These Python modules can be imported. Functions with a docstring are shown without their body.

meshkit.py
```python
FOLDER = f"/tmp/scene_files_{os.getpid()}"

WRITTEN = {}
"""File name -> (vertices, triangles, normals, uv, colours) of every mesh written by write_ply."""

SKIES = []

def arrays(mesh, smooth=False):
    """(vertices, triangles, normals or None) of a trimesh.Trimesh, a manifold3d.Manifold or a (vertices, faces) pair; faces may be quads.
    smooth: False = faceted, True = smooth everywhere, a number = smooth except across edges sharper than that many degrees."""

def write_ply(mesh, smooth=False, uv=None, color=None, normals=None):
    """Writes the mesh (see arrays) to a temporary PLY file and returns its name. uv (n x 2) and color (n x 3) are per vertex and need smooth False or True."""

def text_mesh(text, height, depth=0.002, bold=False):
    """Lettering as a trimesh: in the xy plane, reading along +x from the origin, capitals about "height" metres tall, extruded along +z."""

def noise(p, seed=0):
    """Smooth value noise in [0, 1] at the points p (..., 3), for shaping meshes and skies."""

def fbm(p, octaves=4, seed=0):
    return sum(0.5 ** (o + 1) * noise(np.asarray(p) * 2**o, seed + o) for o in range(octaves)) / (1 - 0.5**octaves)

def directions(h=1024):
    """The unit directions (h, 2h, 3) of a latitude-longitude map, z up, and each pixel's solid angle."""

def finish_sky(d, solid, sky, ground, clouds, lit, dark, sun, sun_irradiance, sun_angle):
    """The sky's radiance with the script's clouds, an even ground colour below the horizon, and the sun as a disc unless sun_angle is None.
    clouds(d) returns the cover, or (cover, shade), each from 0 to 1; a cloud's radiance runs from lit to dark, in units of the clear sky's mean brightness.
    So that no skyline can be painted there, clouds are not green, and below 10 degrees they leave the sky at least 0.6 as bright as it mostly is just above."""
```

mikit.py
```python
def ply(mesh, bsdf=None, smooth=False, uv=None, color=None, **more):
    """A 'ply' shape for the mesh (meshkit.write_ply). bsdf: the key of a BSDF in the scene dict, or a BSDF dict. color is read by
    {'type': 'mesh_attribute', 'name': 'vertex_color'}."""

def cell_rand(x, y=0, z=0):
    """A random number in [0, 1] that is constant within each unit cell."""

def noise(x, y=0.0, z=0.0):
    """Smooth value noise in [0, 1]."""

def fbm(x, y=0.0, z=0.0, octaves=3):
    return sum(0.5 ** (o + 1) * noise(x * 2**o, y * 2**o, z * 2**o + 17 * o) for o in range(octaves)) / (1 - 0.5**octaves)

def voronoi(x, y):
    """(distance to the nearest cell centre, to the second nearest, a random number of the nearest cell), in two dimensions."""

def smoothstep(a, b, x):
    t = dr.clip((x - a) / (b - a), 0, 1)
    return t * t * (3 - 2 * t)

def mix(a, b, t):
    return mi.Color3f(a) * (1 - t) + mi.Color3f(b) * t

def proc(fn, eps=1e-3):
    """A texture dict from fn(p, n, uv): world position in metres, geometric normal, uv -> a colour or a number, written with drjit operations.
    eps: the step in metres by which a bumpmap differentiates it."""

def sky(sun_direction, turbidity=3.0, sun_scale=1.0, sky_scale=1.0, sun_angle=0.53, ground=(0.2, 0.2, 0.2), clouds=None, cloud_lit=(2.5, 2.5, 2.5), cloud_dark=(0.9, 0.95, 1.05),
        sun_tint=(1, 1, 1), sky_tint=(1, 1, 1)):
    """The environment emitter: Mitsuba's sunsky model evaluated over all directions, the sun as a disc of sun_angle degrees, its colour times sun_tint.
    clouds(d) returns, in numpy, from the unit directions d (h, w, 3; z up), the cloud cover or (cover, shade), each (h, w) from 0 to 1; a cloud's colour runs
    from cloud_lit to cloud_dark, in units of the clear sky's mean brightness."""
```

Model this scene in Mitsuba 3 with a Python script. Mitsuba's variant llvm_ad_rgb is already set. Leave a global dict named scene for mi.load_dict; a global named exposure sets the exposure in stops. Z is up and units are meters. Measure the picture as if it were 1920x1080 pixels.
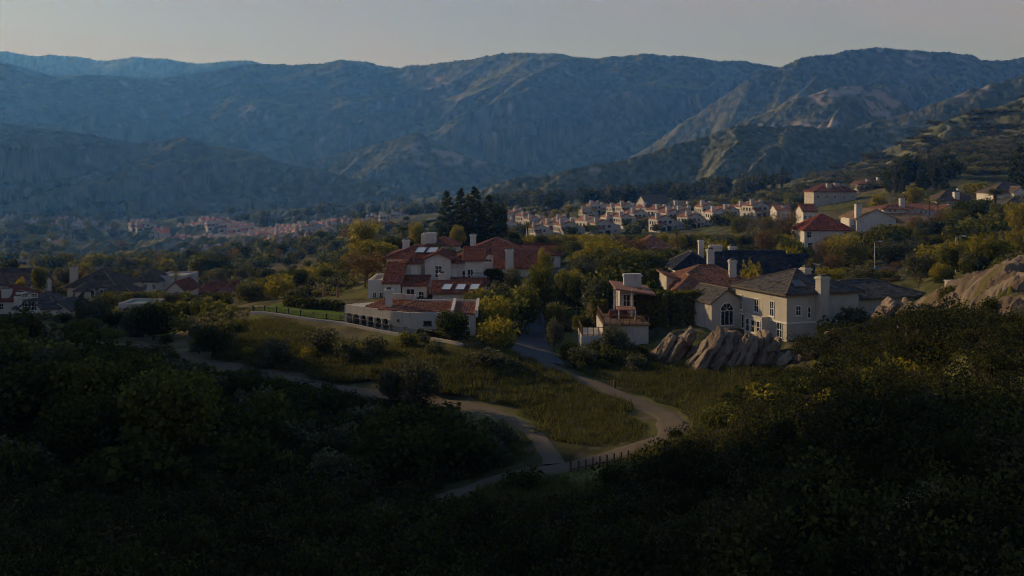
import math, random
import numpy as np, trimesh, mitsuba as mi, mikit, meshkit
from scipy.interpolate import RBFInterpolator, RegularGridInterpolator
from scipy.spatial import cKDTree

scene, labels = {}, {}
T = mi.ScalarTransform4f
# ---------------------------------------------------------------- camera, sky, exposure
F, CX, HY, CAMZ = 1844.0, 960.0, 330.0, 22.0          # focal length, centre column and eye level in photograph pixels; eye height
scene['camera'] = {'type': 'perspective', 'fov': 2 * math.degrees(math.atan(960 / F)), 'fov_axis': 'x',
                   'principal_point_offset_y': (540 - HY) / 1080.0, 'near_clip': 0.5, 'far_clip': 30000.0,
                   'to_world': T().look_at(origin=[0, 0, CAMZ], target=[0, 100, CAMZ], up=[0, 0, 1]),
                   'medium': {'type': 'ref', 'id': 'haze_air'}}
SUN = np.array([-0.78, 0.52, 0.345])
def thin_cloud(d):                    # the milky air low over the mountains, thin streaks of cirrus above it
    p = d / np.maximum(d[..., 2:3] + 0.12, 0.05)
    n = meshkit.fbm(np.stack([p[..., 0] * 0.55 + p[..., 1] * 0.5, p[..., 1] * 1.1 - p[..., 0] * 0.9, p[..., 2] * 0], -1), 5, 3)
    el = np.degrees(np.arcsin(np.clip(d[..., 2], 0, 1)))
    return np.clip(0.78 * np.exp(-el / 16.0) + 0.9 * np.maximum(n - 0.47, 0), 0, 0.9), 0.42 + 0.4 * d[..., 0]
scene['sky'] = mikit.sky(SUN.tolist(), turbidity=2.6, clouds=thin_cloud, cloud_lit=(2.6, 1.72, 1.62), cloud_dark=(1.72, 1.84, 2.4), sun_tint=(0.94, 1.0, 1.16), sky_tint=(0.92, 0.98, 1.08))
exposure = 1.4

# ---------------------------------------------------------------- helpers
def pt(px, py, Y):
    return np.array([(px - CX) / F * Y, Y, CAMZ - (py - HY) / F * Y])
def lat(px, Y): return (px - CX) / F * Y
PERM = np.random.RandomState(7).permutation(4096)
RVAL = np.random.RandomState(8).rand(4096, 4)
def hsh(i, j, s=0):
    return PERM[(PERM[(i + s * 131) & 4095] + j) & 4095]
def vnoise(x, y, s=0):
    i, j = np.floor(x).astype(np.int64), np.floor(y).astype(np.int64)
    a, b = x - i, y - j
    a, b = a * a * a * (a * (6 * a - 15) + 10), b * b * b * (b * (6 * b - 15) + 10)
    g = lambda p, q: RVAL[hsh(p, q, s), 0]
    return (g(i, j) * (1 - a) + g(i + 1, j) * a) * (1 - b) + (g(i, j + 1) * (1 - a) + g(i + 1, j + 1) * a) * b
def fb(x, y, o=4, s=0):
    return sum(0.5 ** (k + 1) * vnoise(x * 2 ** k + 7.3 * k, y * 2 ** k - 3.1 * k, s + k) for k in range(o)) / (1 - 0.5 ** o)
def ridged(x, y, s=0):
    v = 2 * (0.8 * vnoise(x, y, s) + 0.2 * vnoise(2 * x + 5, 2 * y, s + 1)) - 1
    return 1.04 - np.sqrt(v * v + 0.012)
def worley(x, y, s=0):
    "distance to the nearest jittered cell centre and that cell's random numbers"
    i, j = np.floor(x).astype(np.int64), np.floor(y).astype(np.int64)
    best, who = np.full(x.shape, 9.0), np.zeros(x.shape, np.int64)
    for a in (-1, 0, 1):
        for b in (-1, 0, 1):
            h = hsh(i + a, j + b, s)
            d = (i + a + 0.15 + 0.7 * RVAL[h, 1] - x) ** 2 + (j + b + 0.15 + 0.7 * RVAL[h, 2] - y) ** 2
            m = d < best
            best[m], who[m] = d[m], h[m]
    return np.sqrt(best), RVAL[who, 3], RVAL[who, 0]
def sst(a, b, x):
    t = np.clip((x - a) / (b - a), 0, 1)
    return t * t * (3 - 2 * t)
def mix(a, b, t):
    return np.asarray(a) * (1 - t[..., None]) + np.asarray(b) * t[..., None]
rng = random.Random(5)
nrng = np.random.RandomState(11)
USED = {}
def key(name, parent=None):
    base = (parent + '__' if parent else '') + name
    n = USED.get(base, -1) + 1
    USED[base] = n
    return base if n == 0 else '%s_%03d' % (base, n)
def tag(k, label, cat=None, group=None, kind=None):
    e = {'label': label}
    if cat: e['category'] = cat
    if group: e['group'] = group
    if kind: e['kind'] = kind
    labels[k] = e
    return k
def obj(name, mesh, mat, parent=None, to=None, **kw):
    k = key(name, parent)
    d = mikit.ply(mesh, mat, **kw)
    if to is not None: d['to_world'] = to
    scene[k] = d
    return k

# ---------------------------------------------------------------- materials
def proc_col(fn): return mikit.proc(fn)
def flat(name, col, rough=0.8, spec=0.3, metal=0.0, grain=0.12, size=1.5):
    c = mi.ScalarColor3f(*col)
    def fn(p, n, uv, c=col, g=grain, s=size):
        k = 1 + g * 2 * (mikit.fbm(p.x * s, p.y * s, p.z * s, 3) - 0.5)
        return mi.Color3f(*c) * k
    scene[name] = {'type': 'twosided', 'bsdf': {'type': 'principled', 'base_color': mikit.proc(fn), 'roughness': rough, 'specular': spec, 'metallic': metal}}
def plain(name, col, rough=0.6, spec=0.4, metal=0.0):
    scene[name] = {'type': 'twosided', 'bsdf': {'type': 'principled', 'base_color': {'type': 'rgb', 'value': list(col)}, 'roughness': rough, 'specular': spec, 'metallic': metal}}
scene['painted'] = {'type': 'twosided', 'bsdf': {'type': 'diffuse', 'reflectance': {'type': 'mesh_attribute', 'name': 'vertex_color'}}}
scene['foliage'] = {'type': 'principledthin', 'base_color': {'type': 'mesh_attribute', 'name': 'vertex_color'}, 'roughness': 0.6, 'diff_trans': 1.0, 'spec_trans': 0.0, 'eta': 1.35}
def stucco(name, col):
    def fn(p, n, uv, c=col):
        a = mikit.fbm(p.x * 0.7, p.y * 0.7, p.z * 0.7, 3)
        streak = mikit.fbm(p.x * 3.0, p.y * 3.0, p.z * 0.35, 3)
        k = 0.86 + 0.24 * a - 0.2 * mikit.smoothstep(0.56, 0.8, streak)
        return mi.Color3f(*c) * k
    scene[name] = {'type': 'twosided', 'bsdf': {'type': 'diffuse', 'reflectance': mikit.proc(fn)}}
stucco('stucco_white', (0.62, 0.58, 0.54))
stucco('stucco_cream', (0.5, 0.465, 0.42))
stucco('stucco_pale', (0.5, 0.475, 0.46))
flat('tile_red', (0.2, 0.085, 0.062), 0.85, 0.2, grain=0.3, size=2.0)
flat('tile_terracotta', (0.26, 0.13, 0.092), 0.85, 0.2, grain=0.25, size=2.0)
flat('tile_valley', (0.4, 0.12, 0.085), 0.85, 0.2, grain=0.3, size=0.7)
flat('tile_tan', (0.33, 0.22, 0.14), 0.85, 0.2, grain=0.25, size=2.0)
flat('slate', (0.045, 0.05, 0.065), 0.65, 0.4, grain=0.35, size=1.7)
flat('shingle_brown', (0.13, 0.105, 0.085), 0.85, 0.2, grain=0.3, size=1.7)
flat('wood', (0.13, 0.075, 0.045), 0.7, 0.3, grain=0.4, size=3)
flat('stone_cap', (0.45, 0.41, 0.36), 0.85, 0.2)
flat('bark', (0.1, 0.075, 0.055), 0.9, 0.1, grain=0.5, size=4)
flat('teal_metal', (0.07, 0.15, 0.16), 0.5, 0.4, grain=0.2)
flat('roof_gravel', (0.3, 0.27, 0.24), 0.9, 0.2, grain=0.3, size=3)
flat('concrete', (0.4, 0.36, 0.32), 0.9, 0.2, grain=0.2, size=0.8)
plain('trim_white', (0.7, 0.68, 0.64), 0.5)
plain('trim_dark', (0.06, 0.055, 0.05), 0.5)
plain('iron', (0.03, 0.03, 0.032), 0.45)
plain('pane', (0.02, 0.024, 0.03), 0.06, 0.5)
plain('panel_pale', (0.55, 0.57, 0.58), 0.25, 0.6)
plain('panel_dark', (0.02, 0.025, 0.04), 0.12, 0.6)

# ---------------------------------------------------------------- the shape of the land
CTRL = [  # photograph pixel and distance of points on the ground (from which it was measured)
 (1060,885,73),(1300,800,86),(1150,715,105),(1000,640,130),(985,600,150),(700,737,100),(550,712,106),(400,682,115),(250,645,128),(830,757,95),(960,787,89),(1030,850,79),
 (960,920,68),(960,1080,44),(1500,1080,32),(500,1080,42),(500,900,66),(100,900,64),(0,1080,40),(1300,920,58),(1500,920,46),(1900,920,31),
 (1920,760,46),(1920,620,62),(1900,515,78),(1800,545,92),(1710,585,106),(1640,612,112),(1700,700,76),(1550,700,94),(1450,720,102),(1330,720,104),(1250,720,105),(1600,800,66),
 (650,608,126),(475,583,138),(760,628,119),(870,646,111),(560,575,142),(600,555,160),(800,560,146),(900,505,190),(1050,505,190),(780,470,215),
 (1500,632,117),(1600,600,122),(1440,640,117),(1330,632,120),(1250,620,124),(1350,560,150),(1600,540,155),(1200,540,160),(1120,662,121),(1180,665,118),
 (60,637,104),(0,650,104),(150,645,106),(200,668,104),(150,750,82),(300,760,90),(300,632,148),(200,600,172),(100,600,170),(40,600,190),(200,570,220),(380,560,225),(20,545,260),(-150,640,120),(-200,900,60),
 (-200,600,200),(-300,500,600),(450,560,180),(550,540,230),(600,500,350),(500,470,600),(550,450,900),(250,458,1100),(50,405,1500),(100,425,1200),(-300,440,1200),(700,412,900),
 (1000,430,500),(1200,440,420),(900,382,1200),(1100,392,640),(1400,420,400),(1100,470,240),(1300,480,220),(1400,480,240),
 (1560,470,285),(1660,440,290),(1820,395,350),(1560,384,420),(1500,402,380),(1790,325,455),(1890,327,450),(1900,425,260),(1750,505,200),(1700,480,230),(1900,470,180),(2100,420,260),(2200,600,80),(2200,320,450),(2200,1080,30),
 (1350,385,560),(1450,375,560),(1600,350,560),(1250,392,640),(1750,295,600),(2100,240,620)]
CP = np.array([pt(*c) for c in CTRL])
def warp(x, y):                      # distances shrink with range so that the fit is even in near and far ground
    r = np.log(np.maximum(y, 3.0) / 100.0)
    return np.stack([x / np.maximum(y, 3.0) * 2.2, r], -1)
RB = RBFInterpolator(warp(CP[:, 0], CP[:, 1]), CP[:, 2], kernel='thin_plate_spline', smoothing=0.002)
GU, GR = np.linspace(-1.1, 1.1, 221), np.linspace(math.log(0.06), math.log(20.0), 180)
gg = np.stack(np.meshgrid(GU * 2.2, GR, indexing='ij'), -1)
RBG = RegularGridInterpolator((GU, GR), RB(gg.reshape(-1, 2)).reshape(len(GU), len(GR)), bounds_error=False, fill_value=None)
def base_z(x, y):
    yy = np.clip(y, 12.0, 1900.0)
    u = np.clip(x / yy, -1.05, 1.05)
    z = RBG(np.stack([u, np.log(yy / 100.0)], -1))
    t = sst(700, 1500, y)
    return z * (1 - t) + np.minimum(z, -40.0) * t

def crest(pts): 
    a = np.array(pts, float)
    return lambda px: np.interp(px, a[:, 0], a[:, 1])
def far_of(pts):                      # a smooth distance by column
    a, q = np.array(pts, float), np.linspace(-1500, 3500, 251)
    v = np.interp(q, a[:, 0], a[:, 1])
    for _ in range(3): v = np.convolve(np.pad(v, 8, 'edge'), np.ones(17) / 17, 'valid')
    return lambda px: np.interp(px, q, v)
LAYERS = [  # crest line (pixel column, row), distance by column, slopes, spurs: drift, wavelength, depth
 dict(c=crest([(-900,60),(-300,80),(0,93),(60,103),(130,107),(200,112),(250,106),(280,110),(340,117),(400,118),(470,114),(520,128),(600,150),(900,190),(3000,190)]), Y=far_of([(0,5200),(900,5000)]), sf=.5, sb=.4, k=.7, L=520, A=150, top=.02, rough=14, s=11),
 dict(c=crest([(-900,90),(-200,100),(0,113),(60,127),(100,139),(200,141),(300,147),(400,133),(470,117),(540,122),(600,119),(640,113),(700,119),(745,128),(790,123),(830,116),(900,107),(940,101),(990,95),(1050,103),(1100,109),(1150,106),(1200,100),(1240,103),(1330,112),(1400,116),(1460,125),(1500,135),(1560,140),(1640,150),(1920,150),(3000,140)]),
      Y=far_of([(-300,2900),(0,2900),(300,3300),(500,3500),(800,3400),(990,3000),(1200,3100),(1460,3300),(3000,3300)]), sf=.56, sb=.4, k=.85, L=330, A=220, top=.05, rough=9, s=23),
 dict(c=crest([(-900,700),(900,500),(1300,215),(1400,150),(1460,126),(1500,108),(1560,103),(1590,95),(1640,88),(1680,93),(1730,95),(1760,100),(1820,102),(1840,113),(1880,112),(1920,104),(2200,90),(3000,80)]), Y=far_of([(1300,2350),(1640,2650),(2000,2900)]), sf=.56, sb=.4, k=.8, L=250, A=170, top=.05, rough=8, s=31),
 dict(c=crest([(-900,500),(1180,330),(1300,270),(1400,225),(1500,183),(1560,164),(1620,156),(1660,172),(1700,196),(1740,230),(1900,300),(3000,400)]), Y=far_of([(1300,1750),(1600,1850),(1900,2000)]), sf=.5, sb=.5, k=.8, L=150, A=80, top=.05, rough=7, s=37),
 dict(c=crest([(-900,500),(1400,330),(1560,262),(1640,228),(1720,205),(1780,186),(1850,158),(1920,140),(2200,110),(3000,90)]), Y=far_of([(1500,1330),(1900,1480),(2400,1560)]), sf=.5, sb=.4, k=.8, L=170, A=75, top=.05, rough=6, s=41),
 dict(c=crest([(-900,190),(-200,215),(0,228),(40,235),(100,245),(180,254),(220,265),(260,268),(350,258),(400,275),(480,287),(540,308),(600,320),(660,333),(740,352),(800,366),(900,395),(3000,470)]), Y=far_of([(-300,1650),(0,1700),(350,1800),(600,1750),(800,1650)]), sf=.56, sb=.45, k=.9, L=130, A=72, top=.04, rough=6, s=53),
 dict(c=crest([(-900,520),(420,330),(540,303),(600,296),(650,284),(700,274),(780,251),(810,262),(860,285),(940,310),(1050,350),(1200,400),(3000,480)]), Y=far_of([(400,2150),(780,2250),(1000,2150)]), sf=.58, sb=.45, k=.8, L=150, A=80, top=.05, rough=7, s=61),
 dict(c=crest([(-900,520),(800,390),(900,356),(960,340),(1000,331),(1100,311),(1160,300),(1250,276),(1310,256),(1380,237),(1430,238),(1500,240),(1600,241),(1680,236),(1740,233),(1900,240),(3000,240)]), Y=far_of([(800,1080),(1000,1080),(1380,1180),(1740,1330)]), sf=.46, sb=.4, k=.5, L=140, A=58, top=.04, rough=4, s=71),
 dict(c=crest([(-900,520),(1150,405),(1300,372),(1460,346),(1560,321),(1650,290),(1720,256),(1780,226),(1850,206),(1920,186),(2200,120),(3000,60)]), Y=far_of([(1150,760),(1460,740),(1920,760),(2400,760)]), sf=.33, sb=.45, k=.6, L=130, A=20, top=.03, rough=2.5, s=83)]
def land(x, y):
    "height of the bare land, and which range it belongs to"
    px = CX + F * x / np.maximum(y, 1.0)
    z = base_z(x, y)
    who = np.full(x.shape, -1)
    depth = np.zeros(x.shape)
    for n, L in enumerate(LAYERS):
        Yc = L['Y'](px)
        m = np.abs(Yc - y) < 0.42 * Yc
        if not m.any(): continue
        xm, ym, Ym = x[m], y[m], Yc[m]
        zc = CAMZ + (HY - L['c'](px[m])) / F * Ym
        zc = zc + (fb(xm / (L['rough'] * 9), ym * 0 + n, 3, 3) - 0.5) * L['rough'] * 1.2
        d = Ym - ym
        wob = (fb(xm / L['L'] / 1.3, ym / L['L'] / 1.3, 3, L['s'] + 5) - 0.5) * L['L'] * 0.7
        def spur(c, e, sd_, a):              # a ridge with a long side to the left and a steep side to the right
            return ridged(c - a * ridged(c, e, sd_), e, sd_)
        r1 = spur((xm + L['k'] * d + wob) / L['L'], d / L['L'] * 0.3, L['s'], 0.34)
        r2 = spur((xm + L['k'] * 1.3 * d + 0.6 * wob) / L['L'] * 2.2, d / L['L'] * 0.55 + 3, L['s'] + 9, 0.3)
        r3 = ridged((xm + 0.9 * d + 0.4 * wob) / L['L'] * 5.5, d / L['L'] * 2.4 + 3, L['s'] + 19)
        amp = L['A'] * sst(-0.3 * L['A'], 2.2 * L['A'], np.abs(d))
        sm = fb(xm / L['L'] * 1.3, ym / L['L'] * 1.3, 3, L['s'] + 29)          # where the spurs are bold and where the face lies smooth
        h = zc - np.where(d > 0, L['sf'] * d, -L['sb'] * d) + amp * (0.55 + 0.9 * sm) * ((r1 - 0.8) * 1.35 + (r2 - 0.75) * 0.62 + (r3 - 0.7) * 0.2)
        up = h > z[m]
        zz, ww, dd = z[m], who[m], depth[m]
        zz[up], ww[up], dd[up] = h[up], n, d[up]
        z[m], who[m], depth[m] = zz, ww, dd
    return z, who, depth

def sheet(us, ys):
    U, Yg = np.meshgrid(us, ys, indexing='ij')
    x, y = (U * Yg).ravel(), Yg.ravel()
    n, m = len(us), len(ys)
    a = (np.arange(n - 1)[:, None] * m + np.arange(m - 1)).ravel()
    f = np.vstack([np.stack([a, a + m, a + m + 1], 1), np.stack([a, a + m + 1, a + 1], 1)])
    return x, y, f, (n, m)
def cols(n):
    inner = np.linspace(-0.56, 0.56, n)
    return np.concatenate([np.linspace(-0.8, -0.57, 16), inner, np.linspace(0.57, 0.8, 16)])
# ---------------------------------------------------------------- ways on the near ground (plan polylines)
def line(pts): return np.array([pt(*p)[:2] for p in pts])
def dense(pl, step=0.8):
    s = np.concatenate([[0], np.cumsum(np.linalg.norm(np.diff(pl, axis=0), axis=1))])
    from scipy.interpolate import PchipInterpolator
    q = np.linspace(0, s[-1], max(2, int(s[-1] / step)))
    return np.stack([PchipInterpolator(s, pl[:, k])(q) for k in range(2)], 1)
ROAD = dense(line([(700,1000,60),(860,925,67),(960,890,72.5),(1080,870,75),(1180,845,78.5),(1262,812,84),(1255,782,90),(1190,745,97),(1130,722,102),(1075,705,106),(1010,680,113),(990,655,124)]))
DRIVE = dense(line([(1015,683,112),(990,650,126),(985,620,140),(1000,595,156),(1040,565,178)]))
TRAIL = dense(line([(228,640,133),(262,650,126),(330,668,119),(400,682,115),(480,699,110),(550,712,106),(640,728,102),(720,739,99),(830,757,95),(900,770,92.5),(960,787,89),(1005,815,84.5),(1030,850,79),(1040,872,75.5)]))
FENCE = dense(line([(474,585,137),(520,592,134),(580,600,130),(650,609,126),(720,621,121),(800,634,116),(872,647,111)]))
STREET = dense(line([(1040,565,178),(1100,535,200),(1250,492,240)]), 2.0)
RSTREET = dense(line([(1640,520,215),(1700,508,208),(1748,492,214),(1790,470,235),(1830,440,262)]), 1.5)
LAWNL = line([(500,580,140),(560,584,138),(620,596,132),(700,600,128),(800,590,132)])
WAYS = [(ROAD, 2.3), (DRIVE, 3.4), (TRAIL, 1.5), (FENCE, 0.8), (dense(LAWNL), 5.0), (STREET, 3.5), (RSTREET, 3.5)]
WT = [(cKDTree(p), w) for p, w in WAYS]
def way_mask(x, y):
    m = np.zeros(x.shape)
    near = y < 300
    q = np.stack([x[near], y[near]], 1)
    if len(q):
        v = np.zeros(len(q))
        for t, w in WT:
            d, _ = t.query(q, distance_upper_bound=8.0)
            v = np.maximum(v, 1 - sst(w + 0.3, w + 2.5, np.minimum(d, 9)))
        m[near] = v
    return m
ROCKS = []       # (x, y, rx, ry) where sandstone shows
def ground_z(x, y):
    x, y = np.atleast_1d(np.asarray(x, float)), np.atleast_1d(np.asarray(y, float))
    return land(x, y)[0]
def gz(x, y): return float(ground_z(x, y)[0])

# ---------------------------------------------------------------- ground: scrub, meadow and garden soil
ys = np.exp(np.linspace(math.log(7.0), math.log(660.0), 400))
x, y, f, shp = sheet(cols(560), ys)
z, who, depth = land(x, y)
wm = way_mask(x, y)
lump = (fb(x / 3.0, y / 3.0, 4, 90) - 0.5) * 0.9 + (fb(x / 14, y / 14, 3, 95) - 0.5) * 2.2 * sst(150, 40, y)
z = z + lump * (1 - wm) * sst(420, 180, y)
n1, n2, n3 = fb(x / 9, y / 9, 4, 101), fb(x / 2.2, y / 2.2, 3, 105), fb(x / 30, y / 30, 3, 107)
col = mix((0.07, 0.068, 0.034), (0.115, 0.12, 0.04), sst(0.4, 0.62, n1))
col = mix(col, (0.16, 0.125, 0.08), sst(0.55, 0.75, n3) * 0.7)
col = mix(col, (0.17, 0.135, 0.09), sst(.58, .72, fb(x / 1.1, y / 1.1, 3, 109)) * .6)
col = col * (0.55 + 0.9 * n2)[:, None]
P0 = np.stack([x, y], 1)
grid = z.reshape(shp)
scene['ground'] = mikit.ply(trimesh.Trimesh(np.stack([x, y, z], 1), f, process=False), 'painted', smooth=True, color=col)
labels['ground'] = {'label': 'grassy and bare earth ground of the plateau and its slopes', 'kind': 'structure'}
# ---------------------------------------------------------------- mountains: chaparral ranges beyond the houses
ys = np.concatenate([np.linspace(655, 1250, 235), np.linspace(1250, 2300, 205)[1:], np.linspace(2300, 3600, 185)[1:], np.linspace(3600, 6000, 70)[1:]])
x, y, f, shp = sheet(cols(1000), ys)
z, who, depth = land(x, y)
ZG = z.reshape(shp)
gy = np.gradient(ZG, ys, axis=1).ravel()
uu = (x / y).reshape(shp)[:, 0]
gx = (np.gradient(ZG, uu, axis=0) / y.reshape(shp)).ravel()
steep = np.hypot(gx, gy)
cell = np.where(y < 1300, 6.0, np.where(y < 2300, 9.0, 13.0))
d1, ca, cb = worley(x / cell, (0.62 * y + 0.85 * z) / cell, 7)
big = fb(x / 70, y / 70, 4, 117)
grass = sst(0.60, 0.68, fb(x / 160, y / 130, 4, 121)) * sst(0.75, 0.35, steep) * (who >= 0)
px, py = CX + F * x / y, HY - F * (z - CAMZ) / y
rk = np.zeros(x.shape)
for (cx, cy, rx, ry, n) in [(1545,180,34,20,3),(1650,195,45,28,3),(1600,170,60,10,3),(1720,112,28,16,2),(1530,232,50,10,3),(1800,165,60,20,4),(1640,95,18,10,2),(465,215,22,22,1),(350,205,10,12,1),(820,165,35,22,1),(1115,322,14,9,7),(790,290,40,26,6),(1690,262,40,26,7),(870,280,60,40,6),(470,275,40,10,6),(740,352,10,12,6)]:
    e = ((px - cx) / rx) ** 2 + ((py - cy) / ry) ** 2
    rk = np.maximum(rk, np.where(who == n, sst(1.1, 0.5, e), 0))
rock = np.clip(rk * sst(0.4, 0.6, fb(x / 24, z / 16 + y / 40, 4, 131)) + 0.7 * sst(0.72, 0.8, fb(x / 40, y / 40, 4, 133)) * sst(0.5, 0.8, steep), 0, 1)
dome = np.sqrt(np.clip(1 - (d1 / 0.75) ** 2, 0, 1)) * (0.35 + 0.9 * ca)
bh = np.where(y < 1300, 2.4, np.where(y < 2300, 3.0, 4.2))
z = z + dome * bh * (1 - 0.8 * rock) * (1 - 0.75 * grass) + (fb(x / 14, y / 14, 3, 141) - 0.5) * 6 * rock
col = mix((0.055, 0.065, 0.032), (0.215, 0.205, 0.125), (cb * 0.7 + 0.3 * ca) ** 1.25)
col = mix(col, (0.2, 0.17, 0.12), sst(0.55, 0.8, big) * 0.5 * ca)
gd = sst(0.1, 0.6, 1 - dome)
col = mix(col, (0.15, 0.13, 0.09), 0.5 * sst(0.35, 0.0, dome))
col = mix(col, (0.24, 0.23, 0.10), grass * 0.85)
col = mix(col, (0.42, 0.33, 0.27), rock * 0.85)
scene['mountains'] = mikit.ply(trimesh.Trimesh(np.stack([x, y, z], 1), f, process=False), 'painted', smooth=True, color=col)
labels['mountains'] = {'label': 'ranges of chaparral covered mountains beyond the valley', 'kind': 'structure'}
# ---------------------------------------------------------------- a low plain under everything, out to the horizon
a = np.linspace(0, 2 * np.pi, 97)[:-1]
pl = np.vstack([[[0, 2500, -95]], np.stack([4900 * np.cos(a), 2500 + 3950 * np.sin(a), -95 + 0 * a], 1)])
scene['plain'] = mikit.ply((pl, np.stack([0 * np.arange(96), 1 + np.arange(96), 1 + (np.arange(96) + 1) % 96], 1)), 'bark')
labels['plain'] = {'label': 'low dry land around the plateau and mountains', 'kind': 'structure'}
# ---------------------------------------------------------------- the hazy air of the valley
scene['haze_air'] = {'type': 'homogeneous', 'albedo': {'type': 'rgb', 'value': [0.85, 0.93, 0.98]}, 'sigma_t': {'type': 'rgb', 'value': [0.1, 0.33, 1.0]}, 'scale': 2.05e-4,
                     'phase': {'type': 'hg', 'g': 0.35}}
scene['haze'] = {'type': 'cube', 'to_world': T().translate([0, 2600, 317]).scale([5000, 4050, 413.5]), 'bsdf': {'type': 'null'}, 'interior': {'type': 'ref', 'id': 'haze_air'}}
labels['haze'] = {'label': 'thin blue haze of the afternoon air over the whole valley', 'category': 'haze', 'kind': 'stuff'}
# ---------------------------------------------------------------- mesh helpers
def box(x0, x1, y0, y1, z0, z1):
    v = np.array([[x, y, z] for x in (x0, x1) for y in (y0, y1) for z in (z0, z1)], float)
    f = np.array([[0,1,3],[0,3,2],[4,6,7],[4,7,5],[0,4,5],[0,5,1],[2,3,7],[2,7,6],[0,2,6],[0,6,4],[1,5,7],[1,7,3]])
    return v, f
def join(parts):
    vs, fs, n = [], [], 0
    for v, f in parts:
        vs.append(np.asarray(v, float)); fs.append(np.asarray(f) + n); n += len(v)
    return trimesh.Trimesh(np.vstack(vs), np.vstack(fs), process=False)
def tube(points, radii, sides=6):
    p = np.asarray(points, float)
    t = np.gradient(p, axis=0); t /= np.linalg.norm(t, axis=1, keepdims=True) + 1e-9
    a = np.cross(t, np.where(np.abs(t[:, 2:]) < 0.9, [0, 0, 1.0], [1.0, 0, 0])); a /= np.linalg.norm(a, axis=1, keepdims=True)
    b = np.cross(t, a)
    ang = np.arange(sides) * 2 * np.pi / sides
    r = np.broadcast_to(radii, (len(p),))
    v = (p[:, None] + r[:, None, None] * (np.cos(ang)[None, :, None] * a[:, None] + np.sin(ang)[None, :, None] * b[:, None])).reshape(-1, 3)
    i, j = np.meshgrid(np.arange(len(p) - 1), np.arange(sides), indexing='ij')
    q = np.stack([i * sides + j, i * sides + (j + 1) % sides, (i + 1) * sides + (j + 1) % sides, (i + 1) * sides + j], -1).reshape(-1, 4)
    return v, np.vstack([q[:, [0, 1, 2]], q[:, [0, 2, 3]]])
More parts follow.
